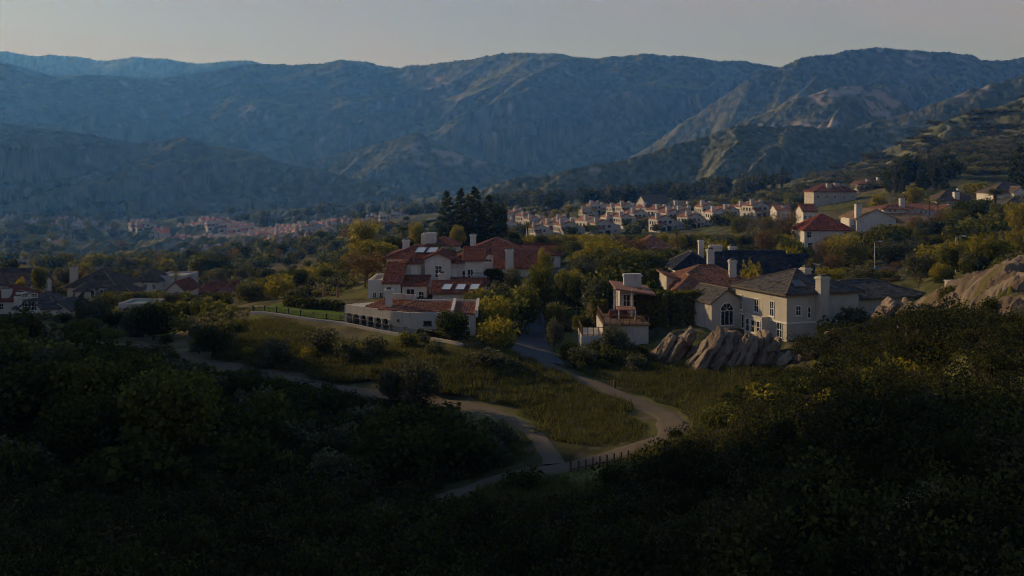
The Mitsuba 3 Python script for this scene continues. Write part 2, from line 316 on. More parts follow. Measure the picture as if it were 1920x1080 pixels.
def poly_slab(P, t):
    "a planar polygon as a closed slab of thickness t below it"
    P = np.asarray(P, float); n = len(P)
    v = np.vstack([P, P - [0, 0, t]])
    f = [[0, i, i + 1] for i in range(1, n - 1)] + [[n, n + i + 1, n + i] for i in range(1, n - 1)]
    for i in range(n):
        j = (i + 1) % n
        f += [[i, i + n, j + n], [i, j + n, j]]
    return v, np.array(f)

# ---------------------------------------------------------------- foliage and trees
def leaves(clumps, n, size, cols, seed, squash=1.0, droop=0.0, shell=0.55):
    """Leaf clusters spread through the ellipsoids clumps [(x,y,z,rx,ry,rz)], as small bent quads; their colours differ leaf by leaf."""
    r = np.random.RandomState(seed)
    C = np.array(clumps, float)
    w = (C[:, 3] * C[:, 4] * C[:, 5]) ** (2 / 3.0)
    k = r.choice(len(C), n, p=w / w.sum())
    d = r.normal(size=(n, 3)); d /= np.linalg.norm(d, axis=1, keepdims=True)
    rad = 1 - shell * r.rand(n) ** 1.6
    lob = 0.82 + 0.36 * meshkit.fbm(d * 2.3 + k[:, None] * 7.1, 2, seed)
    c = C[k, :3] + d * C[k, 3:] * (rad * lob)[:, None]
    nrm = d * 0.9 + r.normal(size=(n, 3)) * 0.7; nrm /= np.linalg.norm(nrm, axis=1, keepdims=True)
    a = np.cross(nrm, r.normal(size=(n, 3)) + [0, 0, 2 * droop]); a /= np.linalg.norm(a, axis=1, keepdims=True)
    b = np.cross(nrm, a)
    s = size * (0.6 + 0.8 * r.rand(n))[:, None]
    q = np.stack([c - a * s * 0.5 * squash, c - b * s * 0.5 - nrm * s * 0.1, c + a * s * 0.5 * squash, c + b * s * 0.5 - nrm * s * 0.1], 1).reshape(-1, 3)
    i = np.arange(n) * 4
    f = np.vstack([np.stack([i, i + 1, i + 2], 1), np.stack([i, i + 2, i + 3], 1)])
    cc = np.array(cols, float)
    t = r.rand(n) * (len(cc) - 1.001); j = t.astype(int)
    clump_tone = 0.8 + 0.4 * r.rand(len(C))
    col = (cc[j] * (1 - (t - j))[:, None] + cc[j + 1] * (t - j)[:, None]) * clump_tone[k][:, None] * (0.75 + 0.5 * r.rand(n))[:, None]
    return trimesh.Trimesh(q, f, process=False), np.repeat(col, 4, 0)
def trunk_mesh(h, r0, limbs, seed, spread=0.5, fork=0.4, lean=0.05):
    r = np.random.RandomState(seed)
    top = np.array([r.normal() * lean * h, r.normal() * lean * h, h])
    mid = top * 0.5 + [r.normal() * 0.03 * h, r.normal() * 0.03 * h, 0]
    parts = [tube([[0, 0, -0.6], [0, 0, 0.15], mid, top], [r0 * 1.4, r0, r0 * 0.75, r0 * 0.3], 7)]
    for i in range(limbs):
        a = 2 * math.pi * (i + r.rand() * 0.6) / max(limbs, 1)
        t = fork + (0.9 - fork) * (i + 0.5) / limbs
        s = top * t
        L = spread * h * (1.15 - 0.6 * t)
        e = s + [math.cos(a) * L, math.sin(a) * L, L * (0.55 + 0.4 * r.rand())]
        parts.append(tube([s, (s + e) / 2 + [0, 0, -0.06 * L], e], [r0 * 0.45, r0 * 0.3, r0 * 0.1], 5))
    return join(parts)
GROUPS = {}
FAR = set()
def plant(name, parts):
    "one kind of plant: a shapegroup of named parts, each (mesh, colours or material)"
    g = {'type': 'shapegroup'}
    for part, (m, c) in parts.items():
        g[part] = mikit.ply(m, 'foliage', color=c) if not isinstance(c, str) else mikit.ply(m, c, smooth=40)
    scene[name + '_kind'] = g
    GROUPS[name] = name + '_kind'
    if 'crown' in parts and len(parts['crown'][0].faces) > 1900 and not name.startswith(('fine', 'scrub', 'palm', 'fan')):      # a lighter build for those far away: fewer, larger leaf clusters
        m, c = parts['crown']; n = len(m.faces) // 2; keep = np.arange(0, n, 6)
        q = m.vertices.reshape(-1, 4, 3)[keep]; mid = q.mean(1, keepdims=True); q = (mid + (q - mid) * 2.1).reshape(-1, 3); i = np.arange(len(keep)) * 4
        g2 = {'type': 'shapegroup'}
        if 'trunk' in g: g2['trunk'] = g['trunk']
        g2['crown'] = mikit.ply(trimesh.Trimesh(q, np.vstack([np.stack([i, i + 1, i + 2], 1), np.stack([i, i + 2, i + 3], 1)]), process=False), 'foliage', color=c.reshape(-1, 4, 3)[keep].reshape(-1, 3))
        scene['far_' + name + '_kind'] = g2; GROUPS['far_' + name] = 'far_' + name + '_kind'
def round_clumps(h, w, n, seed, low=0.3, sz=0.3):
    r = np.random.RandomState(seed); out = []
    zc, rz = h * (1 + low) / 2, h * (1 - low) / 2
    for i in range(n):
        a, t = i * 2.399 + r.rand(), (i + 0.5) / n
        z = zc + rz * (1 - 2 * t) * 0.72
        rr = w / 2 * 0.68 * math.sqrt(max(0.05, 1 - ((z - zc) / rz) ** 2)) * (0.75 + 0.4 * r.rand())
        s = w * sz * (0.75 + 0.5 * r.rand())
        out.append((rr * math.cos(a), rr * math.sin(a), z, s, s, s * 0.8))
    out.append((0, 0, zc, w * 0.3, w * 0.3, rz * 0.7))
    return out
DARK = [(0.034, 0.046, 0.016), (0.06, 0.072, 0.022), (0.09, 0.095, 0.028)]
MID = [(0.075, 0.088, 0.022), (0.13, 0.135, 0.032), (0.19, 0.18, 0.04)]
YEL = [(0.17, 0.15, 0.024), (0.28, 0.235, 0.036), (0.37, 0.3, 0.05)]
GRY = [(0.07, 0.075, 0.04), (0.11, 0.115, 0.065), (0.15, 0.15, 0.09)]
RUS = [(0.1, 0.06, 0.03), (0.16, 0.1, 0.045), (0.2, 0.14, 0.06)]
PIN = [(0.022, 0.034, 0.017), (0.04, 0.055, 0.026), (0.065, 0.075, 0.034)]
for nm, cl in (('oak', DARK), ('shade_tree', MID), ('yellow_tree', YEL), ('grey_tree', GRY)):
    for v in range(2):
        sd = sum(map(ord, nm)) + 31 * v
        plant('%s_%d' % (nm, v), {'trunk': (trunk_mesh(4.6, 0.22, 5, sd, 0.5, 0.35), 'bark'), 'crown': leaves(round_clumps(8, 8 - v, 13, sd, 0.22, 0.27), 3600, 0.42, cl, sd)})
for v in range(2):
    plant('autumn_tree_%d' % v, {'trunk': (trunk_mesh(6, 0.17, 9, 61 + v, 0.45, 0.3), 'bark'), 'crown': leaves(round_clumps(8, 7, 15, 71 + v, 0.25, 0.24), 1700, 0.34, RUS, 73 + v)})
    plant('bush_dark_%d' % v, {'crown': leaves(round_clumps(2.6, 3.6, 9, 81 + v, -0.1, 0.3), 1100, 0.3, DARK, 83 + v)})
    plant('bush_green_%d' % v, {'crown': leaves(round_clumps(2.6, 3.4, 9, 91 + v, -0.1, 0.3), 1100, 0.3, MID, 93 + v)})
    plant('bush_yellow_%d' % v, {'crown': leaves(round_clumps(2.6, 3.4, 9, 101 + v, -0.1, 0.3), 1100, 0.28, YEL, 103 + v)})
    plant('bush_grey_%d' % v, {'crown': leaves(round_clumps(3.2, 3.4, 11, 111 + v, -0.05, 0.26), 1300, 0.27, GRY, 113 + v)})
    cc = []
    r = np.random.RandomState(120 + v)
    for i in range(46):
        t = (i + 0.5) / 46; z = 1.6 + 15.2 * t ** 0.9; a = i * 2.399
        rr = 2.9 * (1 - t) ** 0.6 * (0.55 + 0.5 * r.rand()); s = 0.45 + 1.1 * (1 - t)
        cc.append((rr * math.cos(a), rr * math.sin(a), z - 0.3 * rr, s, s, s * 0.75))
    plant('conifer_%d' % v, {'trunk': (trunk_mesh(16, 0.3, 0, 5, lean=0.004), 'bark'), 'crown': leaves(cc, 5200, 0.42, PIN, 125 + v, 0.8, 0.6, 0.8)})
    cc = [(0.25 * math.sin(7 * t + v), 0.25 * math.cos(9 * t), 0.4 + 8.6 * t, 1.05 * (math.sin(math.pi * (0.12 + 0.85 * t)) ** 0.6), 1.05 * (math.sin(math.pi * (0.12 + 0.85 * t)) ** 0.6), 0.9) for t in np.linspace(0, 1, 12)]
    plant('cypress_%d' % v, {'crown': leaves(cc, 2200, 0.36, PIN if v else DARK, 131 + v, 0.8), 'trunk': (trunk_mesh(7, 0.13, 0, 4, lean=0.003), 'bark')})
    r = np.random.RandomState(140 + v)
    cc = []
    for i in range(14):
        a, z = i * 2.399, 5.0 + 9.0 * (i / 13.0); q = (1.1 + 2.6 * r.rand()) * (1.15 - 0.75 * abs(z - 9) / 6); s = 1.0 + 0.7 * r.rand()
        cc.append((q * math.cos(a), q * math.sin(a), z, s, s, s * 1.15))
    plant('eucalyptus_%d' % v, {'trunk': (trunk_mesh(12, 0.26, 9, 143 + v, 0.24, 0.35, 0.03), 'bark'), 'crown': leaves(cc, 3000, 0.4, [(0.045, 0.055, 0.025), (0.08, 0.085, 0.04), (0.12, 0.11, 0.055)], 145 + v, 0.5, 1.2)})
def branchy(h, seed):
    r = np.random.RandomState(seed); parts = [tube([[0, 0, -0.5], [0.1, 0, h * 0.3], [0.2, 0.1, h * 0.55]], [0.22, 0.17, 0.12], 6)]
    def grow(p, d, L, rad, lev):
        e = p + d * L
        parts.append(tube([p, (p + e) / 2 + r.normal(size=3) * 0.05 * L, e], [rad, rad * 0.8, rad * 0.5], 4))
        if lev:
            for _ in range(3):
                n = d + r.normal(size=3) * 0.5 + [0, 0, 0.12]; grow(e if r.rand() < .6 else (p + e) / 2, n / np.linalg.norm(n), L * 0.68, rad * 0.55, lev - 1)
    for i in range(5):
        a = i * 1.3; n = np.array([math.cos(a) * 0.7, math.sin(a) * 0.7, 0.8]); grow(np.array([0.15, 0.05, h * (0.28 + 0.06 * i)]), n / np.linalg.norm(n), h * 0.24, 0.1, 3)
    return join(parts)
plant('bare_tree_0', {'trunk': (branchy(8, 3), 'bark'), 'crown': leaves(round_clumps(8.5, 7.5, 16, 151, 0.3, 0.25), 520, 0.26, [(0.09, 0.065, 0.04), (0.14, 0.11, 0.07)], 152)})
plant('bare_tree_1', {'trunk': (branchy(8, 9), 'bark'), 'crown': leaves(round_clumps(8.5, 7, 16, 153, 0.3, 0.25), 900, 0.28, [(0.07, 0.065, 0.035), (0.12, 0.1, 0.06)], 154)})
def fronds(n, L, base, seed, droop, wid, colr, fan=False):
    "palm fronds: each a bent midrib with leaflets on both sides"
    r = np.random.RandomState(seed); V, Fc, C = [], [], []
    for i in range(n):
        a, up = i * 2.399 + r.rand() * 0.3, math.radians(78 - 108 * (i + 0.5) / n)
        l = L * (0.85 + 0.3 * r.rand()); d = np.array([math.cos(a) * math.cos(up), math.sin(a) * math.cos(up), math.sin(up)])
        ts = np.linspace(0.12, 1, 15)
        P = np.array([base + d * l * t + [0, 0, -droop * l * t * t] for t in ts])
        side = np.cross(d, [0, 0, 1.0]); side /= np.linalg.norm(side) + 1e-9
        cl = np.array(colr[i % len(colr)]) * (0.75 + 0.5 * r.rand())
        for j in range(len(ts) - 1):
            ww = wid * l * (math.sin(math.pi * min(1, ts[j] * 0.9 + 0.12)) ** 0.7) * (1.25 if fan else 1)
            for sg in (-1, 1):
                m = P[j]; tip = P[j] + side * sg * ww + (P[j + 1] - P[j]) * 1.6 + [0, 0, -0.35 * ww]
                k = len(V) * 1; V += [m, P[j + 1] * 0.6 + m * 0.4, tip]; Fc.append([k, k + 1, k + 2]); C += [cl] * 3
    return trimesh.Trimesh(np.array(V), np.array(Fc), process=False), np.array(C)
PG = [(0.06, 0.075, 0.022), (0.1, 0.105, 0.03), (0.15, 0.14, 0.04)]
PY = [(0.12, 0.12, 0.03), (0.2, 0.17, 0.04), (0.26, 0.21, 0.06)]
for v in range(2):
    tr = join([tube([[0, 0, -0.5], [0.05, 0, 2.5], [0.15 + .1 * v, 0.05, 5], [0.2, 0.1, 7.2]], [0.24, 0.19, 0.16, 0.2], 8)])
    plant('palm_tree_%d' % v, {'trunk': (tr, 'bark'), 'crown': fronds(34, 2.6, np.array([0.2, 0.1, 7.2]), 160 + v, 0.42, 0.16, PG if v == 0 else PY)})
    tr = join([tube([[0, 0, -0.5], [0, 0.05, 4], [0.1, 0.1, 9], [0.12, 0.12, 12.5]], [0.36, 0.3, 0.26, 0.3], 8)])
    plant('fan_palm_%d' % v, {'trunk': (tr, 'bark'), 'crown': fronds(46, 1.9, np.array([0.12, 0.12, 12.5]), 170 + v, 0.3, 0.42, PG, True)})
    r = np.random.RandomState(180 + v)
    cc = [(2.4 * r.normal() * 0.6, 2.0 * r.normal() * 0.6, 0.5 + 7.5 * r.rand() ** 0.8, 0.55, 0.55, 1.2) for _ in range(34)]
    plant('bamboo_%d' % v, {'crown': leaves(cc, 3600, 0.36, YEL, 182 + v, 0.35, 1.5, 0.9)})
# patches of scrub for the slopes: low woody clumps, many kinds of green
for v in range(4):
    r = np.random.RandomState(200 + v); ms = []
    for i in range(24):
        s = 0.6 + 0.9 * r.rand(); a, q = r.rand() * 6.28, 5.2 * math.sqrt(r.rand())
        cl = [(0.075, 0.08, 0.035), (0.12, 0.12, 0.05), (0.17, 0.15, 0.09), (0.15, 0.15, 0.05), (0.06, 0.068, 0.03)][r.randint(5)]
        cs = [(q * math.cos(a) + r.normal() * s * 0.45, q * math.sin(a) + r.normal() * s * 0.45, s * (0.35 + 0.5 * r.rand()), s * 0.62, s * 0.62, s * 0.55) for _ in range(4)]
        ms.append(leaves(cs, 80, 0.42, [np.array(cl) * 0.75, np.array(cl) * 1.25], 210 + v * 40 + i))
    plant('scrub_%d' % v, {'crown': (join([(m.vertices, m.faces) for m, c in ms]), np.vstack([c for m, c in ms]))})
for v in range(4):                    # finer scrub for the near slopes, and patches of rough grass
    r = np.random.RandomState(600 + v); ms = []
    for i in range(24):
        s = 0.5 + 0.9 * r.rand(); a, q = r.rand() * 6.28, 4.6 * math.sqrt(r.rand())
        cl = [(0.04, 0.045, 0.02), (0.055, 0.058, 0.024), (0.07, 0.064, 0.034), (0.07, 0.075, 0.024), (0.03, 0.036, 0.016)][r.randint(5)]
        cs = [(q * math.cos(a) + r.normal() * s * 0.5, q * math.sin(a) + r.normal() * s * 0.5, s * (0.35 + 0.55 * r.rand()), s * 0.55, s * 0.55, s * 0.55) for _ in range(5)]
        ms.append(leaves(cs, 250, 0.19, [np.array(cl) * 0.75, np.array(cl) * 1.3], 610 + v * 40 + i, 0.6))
    plant('fine_scrub_%d' % v, {'crown': (join([(m.vertices, m.faces) for m, c in ms]), np.vstack([c for m, c in ms]))})
    N = 3000; q = 3.2 * np.sqrt(r.rand(N)); a = r.rand(N) * 6.283
    tuft = meshkit.fbm(np.stack([q * np.cos(a) * 1.3, q * np.sin(a) * 1.3, 0 * q + v], -1), 3, v)
    hh = (0.12 + 0.5 * r.rand(N)) * (0.35 + 1.3 * tuft); b = np.stack([q * np.cos(a), q * np.sin(a), 0 * q - .05], 1)
    sd_ = r.normal(size=(N, 3)) * [1, 1, 0]; sd_ /= np.linalg.norm(sd_, axis=1, keepdims=True)
    tip = b + np.stack([r.normal(size=N) * .14, r.normal(size=N) * .14, hh], 1)
    V = np.stack([b - sd_ * .035, b + sd_ * .035, tip], 1).reshape(-1, 3)
    cg = np.array([(0.075, 0.085, 0.025), (0.11, 0.11, 0.035), (0.15, 0.125, 0.06), (0.09, 0.105, 0.03)])[r.randint(0, 4, N)] * (.7 + .6 * r.rand(N))[:, None]
    plant('grass_%d' % v, {'blades': (trimesh.Trimesh(V, np.arange(3 * N).reshape(-1, 3), process=False), np.repeat(cg, 3, 0))})
PLANTS = {'oak': 8, 'shade_tree': 8, 'yellow_tree': 8, 'grey_tree': 8, 'autumn_tree': 8, 'bush_dark': 2.6, 'bush_green': 2.6, 'bush_yellow': 2.6, 'bush_grey': 3.2, 'conifer': 17.3, 'cypress': 9.3, 'eucalyptus': 15.2, 'bare_tree': 8.5, 'palm_tree': 8.6, 'fan_palm': 14, 'bamboo': 8.5, 'scrub': 1.6, 'fine_scrub': 1.5, 'grass': 0.6}
NAMES = {'oak': 'oak_tree', 'shade_tree': 'shade_tree', 'yellow_tree': 'yellow_green_tree', 'grey_tree': 'grey_green_tree', 'autumn_tree': 'autumn_tree', 'bush_dark': 'dark_bush', 'bush_green': 'green_bush', 'bush_yellow': 'yellow_green_bush', 'bush_grey': 'grey_green_bush',
         'conifer': 'conifer_tree', 'cypress': 'cypress_tree', 'eucalyptus': 'eucalyptus_tree', 'bare_tree': 'bare_tree', 'palm_tree': 'palm_tree', 'fan_palm': 'fan_palm_tree', 'bamboo': 'bamboo_clump'}
def group_of(kind, v, y):
    n = '%s_%d' % (kind, v)
    return GROUPS['far_' + n] if y > 340 and 'far_' + n in GROUPS else GROUPS[n]
def grow(kind, x, y, h, label, w=1.0, group=None, name=None, z=None, sink=0.0):
    v = rng.randrange(2)
    s = h / PLANTS[kind]
    z = gz(x, y) if z is None else z
    k = key(name or NAMES[kind])
    scene[k] = {'type': 'instance', 'to_world': T().translate([x, y, z - sink]).rotate([0, 0, 1], rng.uniform(0, 360)).scale([s * w, s * w, s]), 'kind': {'type': 'ref', 'id': group_of(kind, v, y)}}
    cat = 'bush' if 'bush' in kind else ('bamboo' if kind == 'bamboo' else ('palm tree' if 'palm' in kind else 'tree'))
    tag(k, label, cat, group)
    return k
def grow_px(kind, px, top, Y, label, wpx=None, z=None, **kw):
    "a plant whose top shows at pixel (px, top), its foot on the ground at distance Y"
    x = lat(px, Y); zz = gz(x, Y) if z is None else z
    h = CAMZ - (top - HY) / F * Y - zz
    nat = {'oak': 8.6, 'shade_tree': 8.6, 'yellow_tree': 8.6, 'grey_tree': 8.6, 'autumn_tree': 7.6, 'bush_dark': 4, 'bush_green': 3.8, 'bush_yellow': 3.8, 'bush_grey': 3.9, 'conifer': 6.2, 'cypress': 2.6, 'eucalyptus': 7.5, 'bare_tree': 8.5, 'palm_tree': 5, 'fan_palm': 4, 'bamboo': 6.5}[kind]
    w = 1.0 if wpx is None else (wpx / F * Y) / (nat * h / PLANTS[kind])
    return grow(kind, x, Y, max(h, 0.8), label, w, z=zz, **kw)
# ---------------------------------------------------------------- houses
import shapely
from shapely.geometry import Polygon
PIECE_RNG = np.random.RandomState(77)
TONES = {'tile_red': (0.205, 0.086, 0.062), 'tile_terracotta': (0.27, 0.135, 0.096), 'tile_tan': (0.33, 0.22, 0.14), 'slate': (0.04, 0.045, 0.06), 'shingle_brown': (0.125, 0.1, 0.085), 'tile_bright': (0.3, 0.09, 0.058), 'slate_grey': (0.12, 0.115, 0.115)}
def tiles_on(P, w, l, kind, up):
    """Separate overlapping roof tiles (barrel) or shingles (flat) laid over the planar polygon P; every piece its own edges, tilt and tone."""
    P = np.asarray(P, float)
    n = np.cross(P[1] - P[0], P[2] - P[0]); n /= np.linalg.norm(n)
    if n[2] < 0: n = -n
    e = np.cross([0, 0, 1.0], n)
    e = np.array([1.0, 0, 0]) if np.linalg.norm(e) < 1e-3 else e / np.linalg.norm(e)
    s = np.cross(n, e)
    o = P[0]; q = np.stack([(P - o) @ e, (P - o) @ s], 1)
    pg = Polygon(q).buffer(0)
    x0, y0, x1, y1 = pg.bounds
    gx, gy = np.meshgrid(np.arange(x0 + w / 2, x1, w), np.arange(y0 + l / 2, y1, l), indexing='ij')
    gx, gy = gx.ravel(), gy.ravel()
    if kind == 'flat': gx = gx + (np.floor((gy - y0) / l) % 2) * w / 2
    m = shapely.contains_xy(pg, gx, gy); gx, gy = gx[m], gy[m]
    r = PIECE_RNG; N = len(gx)
    if kind == 'barrel':
        prof = [(-0.5, 0.0), (-0.27, 0.2), (0.27, 0.2), (0.5, 0.0)]
    else:
        prof = [(-0.49, 0.0), (-0.49, 0.06), (0.49, 0.06), (0.49, 0.0)]
    jit, lift = r.normal(size=N) * 0.02, 0.03 + 0.03 * r.rand(N)
    V = []
    for end in (-0.5, 0.56):
        for a, h in prof:
            hh = h * w * (1.08 if end < 0 else 0.86) + (lift if end < 0 else 0.004)
            if h == 0: hh = hh * 0 + 0.004
            pos = o + (gx + a * w * (1.0 if end < 0 else 0.85) + jit)[:, None] * e + (gy + end * l + jit * 0.5)[:, None] * s + (hh * np.ones(N))[:, None] * n
            V.append(pos)
    V = np.stack(V, 1).reshape(-1, 3)
    b = np.arange(N)[:, None] * 8
    f = []
    for i in range(3): f += [(i, i + 1, i + 5), (i, i + 5, i + 4)]
    f += [(0, 2, 1), (0, 3, 2)]
    Fc = (b[:, None, :] + np.array(f)[None]).reshape(-1, 3)
    tone = (0.72 + 0.5 * r.rand(N)) * np.where(r.rand(N) < 0.08, 0.6, 1.0)
    warm = r.normal(size=N) * 0.06
    return V, Fc, np.repeat(np.stack([tone * (1 + warm), tone, tone * (1 - warm)], 1), 8, 0)

class House:
    def __init__(s, name, label, cat='house', org=(0, 0, 0), yaw=0.0, group=None, wall='stucco_white', roof='tile_red', trim='trim_white', tile=None, kind='barrel'):
        s.k = key(name); tag(s.k, label, cat, group)
        s.to = T().translate(list(org)).rotate([0, 0, 1], yaw); s.org, s.yaw = np.array(org, float), yaw
        s.wall, s.roof, s.trim, s.tile, s.kind = wall, roof, trim, tile, kind
        s.W, s.R, s.TL, s.RIDGE = [], [], [], []
    def part(s, name, mesh, mat, parent=None, **kw): return obj(name, mesh, mat, parent or s.k, s.to, **kw)
    def slab(s, P, t=0.2):
        s.R.append(poly_slab(P, t)); s.TL.append(np.asarray(P, float))
    def ridge(s, a, b, r=0.14):
        a, b = np.array(a, float), np.array(b, float)
        s.RIDGE.append(tube([a + [0, 0, .06], b + [0, 0, .06]], [r, r], 6))
    def block(s, x0, x1, y0, y1, zb, ze, roof='hip', pitch=0.36, over=0.45, slope_to='f', cap=None):
        s.box = (x0, x1, y0, y1, zb, ze)
        X0, X1, Y0, Y1 = x0 - over, x1 + over, y0 - over, y1 + over
        w, d = X1 - X0, Y1 - Y0; zr = ze - over * pitch * 0.5
        if roof == 'hip':
            s.W.append(box(x0, x1, y0, y1, zb, ze + 0.05))
            h = min(w, d) / 2 * pitch; q = min(w, d) / 2
            if w >= d:
                a, b = (X0 + q, (Y0 + Y1) / 2, zr + h), (X1 - q, (Y0 + Y1) / 2, zr + h)
                fr = [[(X0,Y0,zr),(X1,Y0,zr),b,a],[(X1,Y1,zr),(X0,Y1,zr),a,b],[(X0,Y1,zr),(X0,Y0,zr),a],[(X1,Y0,zr),(X1,Y1,zr),b]]
                hips = [((X0,Y0,zr),a),((X0,Y1,zr),a),((X1,Y0,zr),b),((X1,Y1,zr),b)]
            else:
                a, b = ((X0 + X1) / 2, Y0 + q, zr + h), ((X0 + X1) / 2, Y1 - q, zr + h)
                fr = [[(X0,Y0,zr),(X1,Y0,zr),a],[(X1,Y1,zr),(X0,Y1,zr),b],[(X0,Y1,zr),(X0,Y0,zr),a,b],[(X1,Y0,zr),(X1,Y1,zr),b,a]]
                hips = [((X0,Y0,zr),a),((X1,Y0,zr),a),((X0,Y1,zr),b),((X1,Y1,zr),b)]
            for P in fr: s.slab(P)
            for a_, b_ in hips: s.ridge(a_, b_)
            if np.linalg.norm(np.subtract(a, b)) > 0.3: s.ridge(a, b)
            s.top = zr + h
        elif roof in ('gx', 'gy'):
            h = (d if roof == 'gx' else w) / 2 * pitch; zt = zr + h; s.top = zt
            g = ((y1 - y0) if roof == 'gx' else (x1 - x0)) / 2 * pitch
            if roof == 'gx':
                ym = (y0 + y1) / 2
                v = [(x0,y0,zb),(x1,y0,zb),(x1,y1,zb),(x0,y1,zb),(x0,y0,ze),(x1,y0,ze),(x1,y1,ze),(x0,y1,ze),(x0,ym,ze+g-.02),(x1,ym,ze+g-.02)]
                f = [(0,1,5),(0,5,4),(2,3,7),(2,7,6),(3,0,4),(3,4,7),(1,2,6),(1,6,5),(4,8,7),(5,6,9),(0,3,2),(0,2,1),(4,5,9),(4,9,8),(6,7,8),(6,8,9)]
                fr = [[(X0,Y0,zr),(X1,Y0,zr),(X1,ym,zt),(X0,ym,zt)],[(X1,Y1,zr),(X0,Y1,zr),(X0,ym,zt),(X1,ym,zt)]]
                s.ridge((X0, ym, zt), (X1, ym, zt))
            else:
                xm = (x0 + x1) / 2
                v = [(x0,y0,zb),(x1,y0,zb),(x1,y1,zb),(x0,y1,zb),(x0,y0,ze),(x1,y0,ze),(x1,y1,ze),(x0,y1,ze),(xm,y0,ze+g-.02),(xm,y1,ze+g-.02)]
                f = [(0,1,5),(0,5,4),(2,3,7),(2,7,6),(3,0,4),(3,4,7),(1,2,6),(1,6,5),(4,5,8),(6,7,9),(0,3,2),(0,2,1),(5,6,9),(5,9,8),(7,4,8),(7,8,9)]
                fr = [[(X0,Y1,zr),(X0,Y0,zr),(xm,Y0,zt),(xm,Y1,zt)],[(X1,Y0,zr),(X1,Y1,zr),(xm,Y1,zt),(xm,Y0,zt)]]
                s.ridge((xm, Y0, zt), (xm, Y1, zt))
            s.W.append((np.array(v, float), np.array(f)))
            for P in fr: s.slab(P)
        elif roof == 'mono':                       # a lean-to falling towards one side
            rise = ((y1 - y0) if slope_to in 'fb' else (x1 - x0)) * pitch
            z = {'f': (0, 0, 1, 1), 'b': (1, 1, 0, 0), 'l': (0, 1, 1, 0), 'r': (1, 0, 0, 1)}[slope_to]
            c = [(x0,y0),(x1,y0),(x1,y1),(x0,y1)]; C = [(X0,Y0),(X1,Y0),(X1,Y1),(X0,Y1)]
            v = [(x, y, zb) for x, y in c] + [(x, y, ze + rise * t) for (x, y), t in zip(c, z)]
            f = [(0,1,5),(0,5,4),(1,2,6),(1,6,5),(2,3,7),(2,7,6),(3,0,4),(3,4,7),(4,5,6),(4,6,7),(0,3,2),(0,2,1)]
            s.W.append((np.array(v, float), np.array(f)))
            k = rise / max(1e-6, ((y1 - y0) if slope_to in 'fb' else (x1 - x0)))
            s.slab([(x, y, ze + .1 + rise * t + (over * k if t else -over * k)) for (x, y), t in zip(C, z)], 0.16)
            s.top = ze + rise
        elif roof == 'flat':
            s.W.append(box(x0, x1, y0, y1, zb, ze))
            t = 0.25
            s.FLAT = getattr(s, 'FLAT', []) + [box(x0 + t, x1 - t, y0 + t, y1 - t, ze - 0.02, ze + 0.04)]
            for b in (box(x0, x1, y0, y0 + t, ze, ze + .45), box(x0, x1, y1 - t, y1, ze, ze + .45), box(x0, x0 + t, y0 + t, y1 - t, ze, ze + .45), box(x1 - t, x1, y0 + t, y1 - t, ze, ze + .45)): s.W.append(b)
            s.top = ze + .45
        return s
    def window(s, face, u, z, w, h, nx=2, ny=2, door=False, mat=None, frame=None, arch=False, label=None):
        """A window on one side (f, b, l, r) of the last block; u: metres along the side from its left end seen from outside, z: sill height above the block's foot."""
        x0, x1, y0, y1, zb, ze = s.box
        fw = 0.09
        bars = [box(0, fw, -.07, .03, 0, h), box(w - fw, w, -.07, .03, 0, h), box(fw, w - fw, -.07, .03, 0, fw), box(fw, w - fw, -.07, .03, h - fw, h)]
        for i in range(1, nx): bars.append(box(w * i / nx - .03, w * i / nx + .03, -.05, .03, fw, h - fw))
        for i in range(1, ny): bars.append(box(fw, w - fw, -.048, .028, h * i / ny - .03, h * i / ny + .03))
        if not door: bars.append(box(-.1, w + .1, -.13, .03, -.09, -0.003))
        pn = [box(fw * .5, w - fw * .5, -.025, .02, fw * .5, h - fw * .5)]
        if arch:
            a = np.linspace(0, math.pi, 13); R0 = w / 2
            fan = np.array([[R0, -.024, h]] + [[R0 + (R0 - .04) * math.cos(t), -.024, h + (R0 - .04) * math.sin(t)] for t in a])
            pn.append((fan, np.array([[0, i, i + 1] for i in range(1, 13)])))
            bars.append(tube([[R0 + R0 * math.cos(t), -.02, h + R0 * math.sin(t)] for t in a], [.07] * 13, 5))
            for t in (math.pi / 4, math.pi / 2, 3 * math.pi / 4): bars.append(tube([[R0, -.03, h], [R0 + R0 * math.cos(t), -.03, h + R0 * math.sin(t)]], [.03, .03], 4))
        m, p = join(bars), join(pn)
        Mx = np.eye(4)
        if face == 'f': Mx[:3, 3] = (x0 + u, y0, zb + z)
        elif face == 'b': Mx[:2, :2] = [[-1, 0], [0, -1]]; Mx[:3, 3] = (x1 - u, y1, zb + z)
        elif face == 'l': Mx[:2, :2] = [[0, 1], [-1, 0]]; Mx[:3, 3] = (x0, y1 - u, zb + z)
        else: Mx[:2, :2] = [[0, -1], [1, 0]]; Mx[:3, 3] = (x1, y0 + u, zb + z)
        m.apply_transform(Mx); p.apply_transform(Mx)
        k = s.part('door' if door else 'window', m, frame or s.trim)
        s.part('pane', p, mat or 'pane', k)
        return k
    def windows(s, face, us, z, w, h, **kw):
        for u in us: s.window(face, u, z, w, h, **kw)
    def chimney(s, x, y, w, d, z0, z1, mat=None, pots=1, cap=True, label=None):
        b = [box(x - w/2, x + w/2, y - d/2, y + d/2, z0, z1)]
        if cap: b += [box(x - w/2 - .12, x + w/2 + .12, y - d/2 - .12, y + d/2 + .12, z1 - .35, z1 - .12)]
        k = s.part('chimney', join(b), mat or s.wall)
        c = [box(x - w*.32, x + w*.32, y - d*.32, y + d*.32, z1, z1 + .22)] if pots else []
        if pots: s.part('cap', join(c), 'trim_dark', k)
        return k
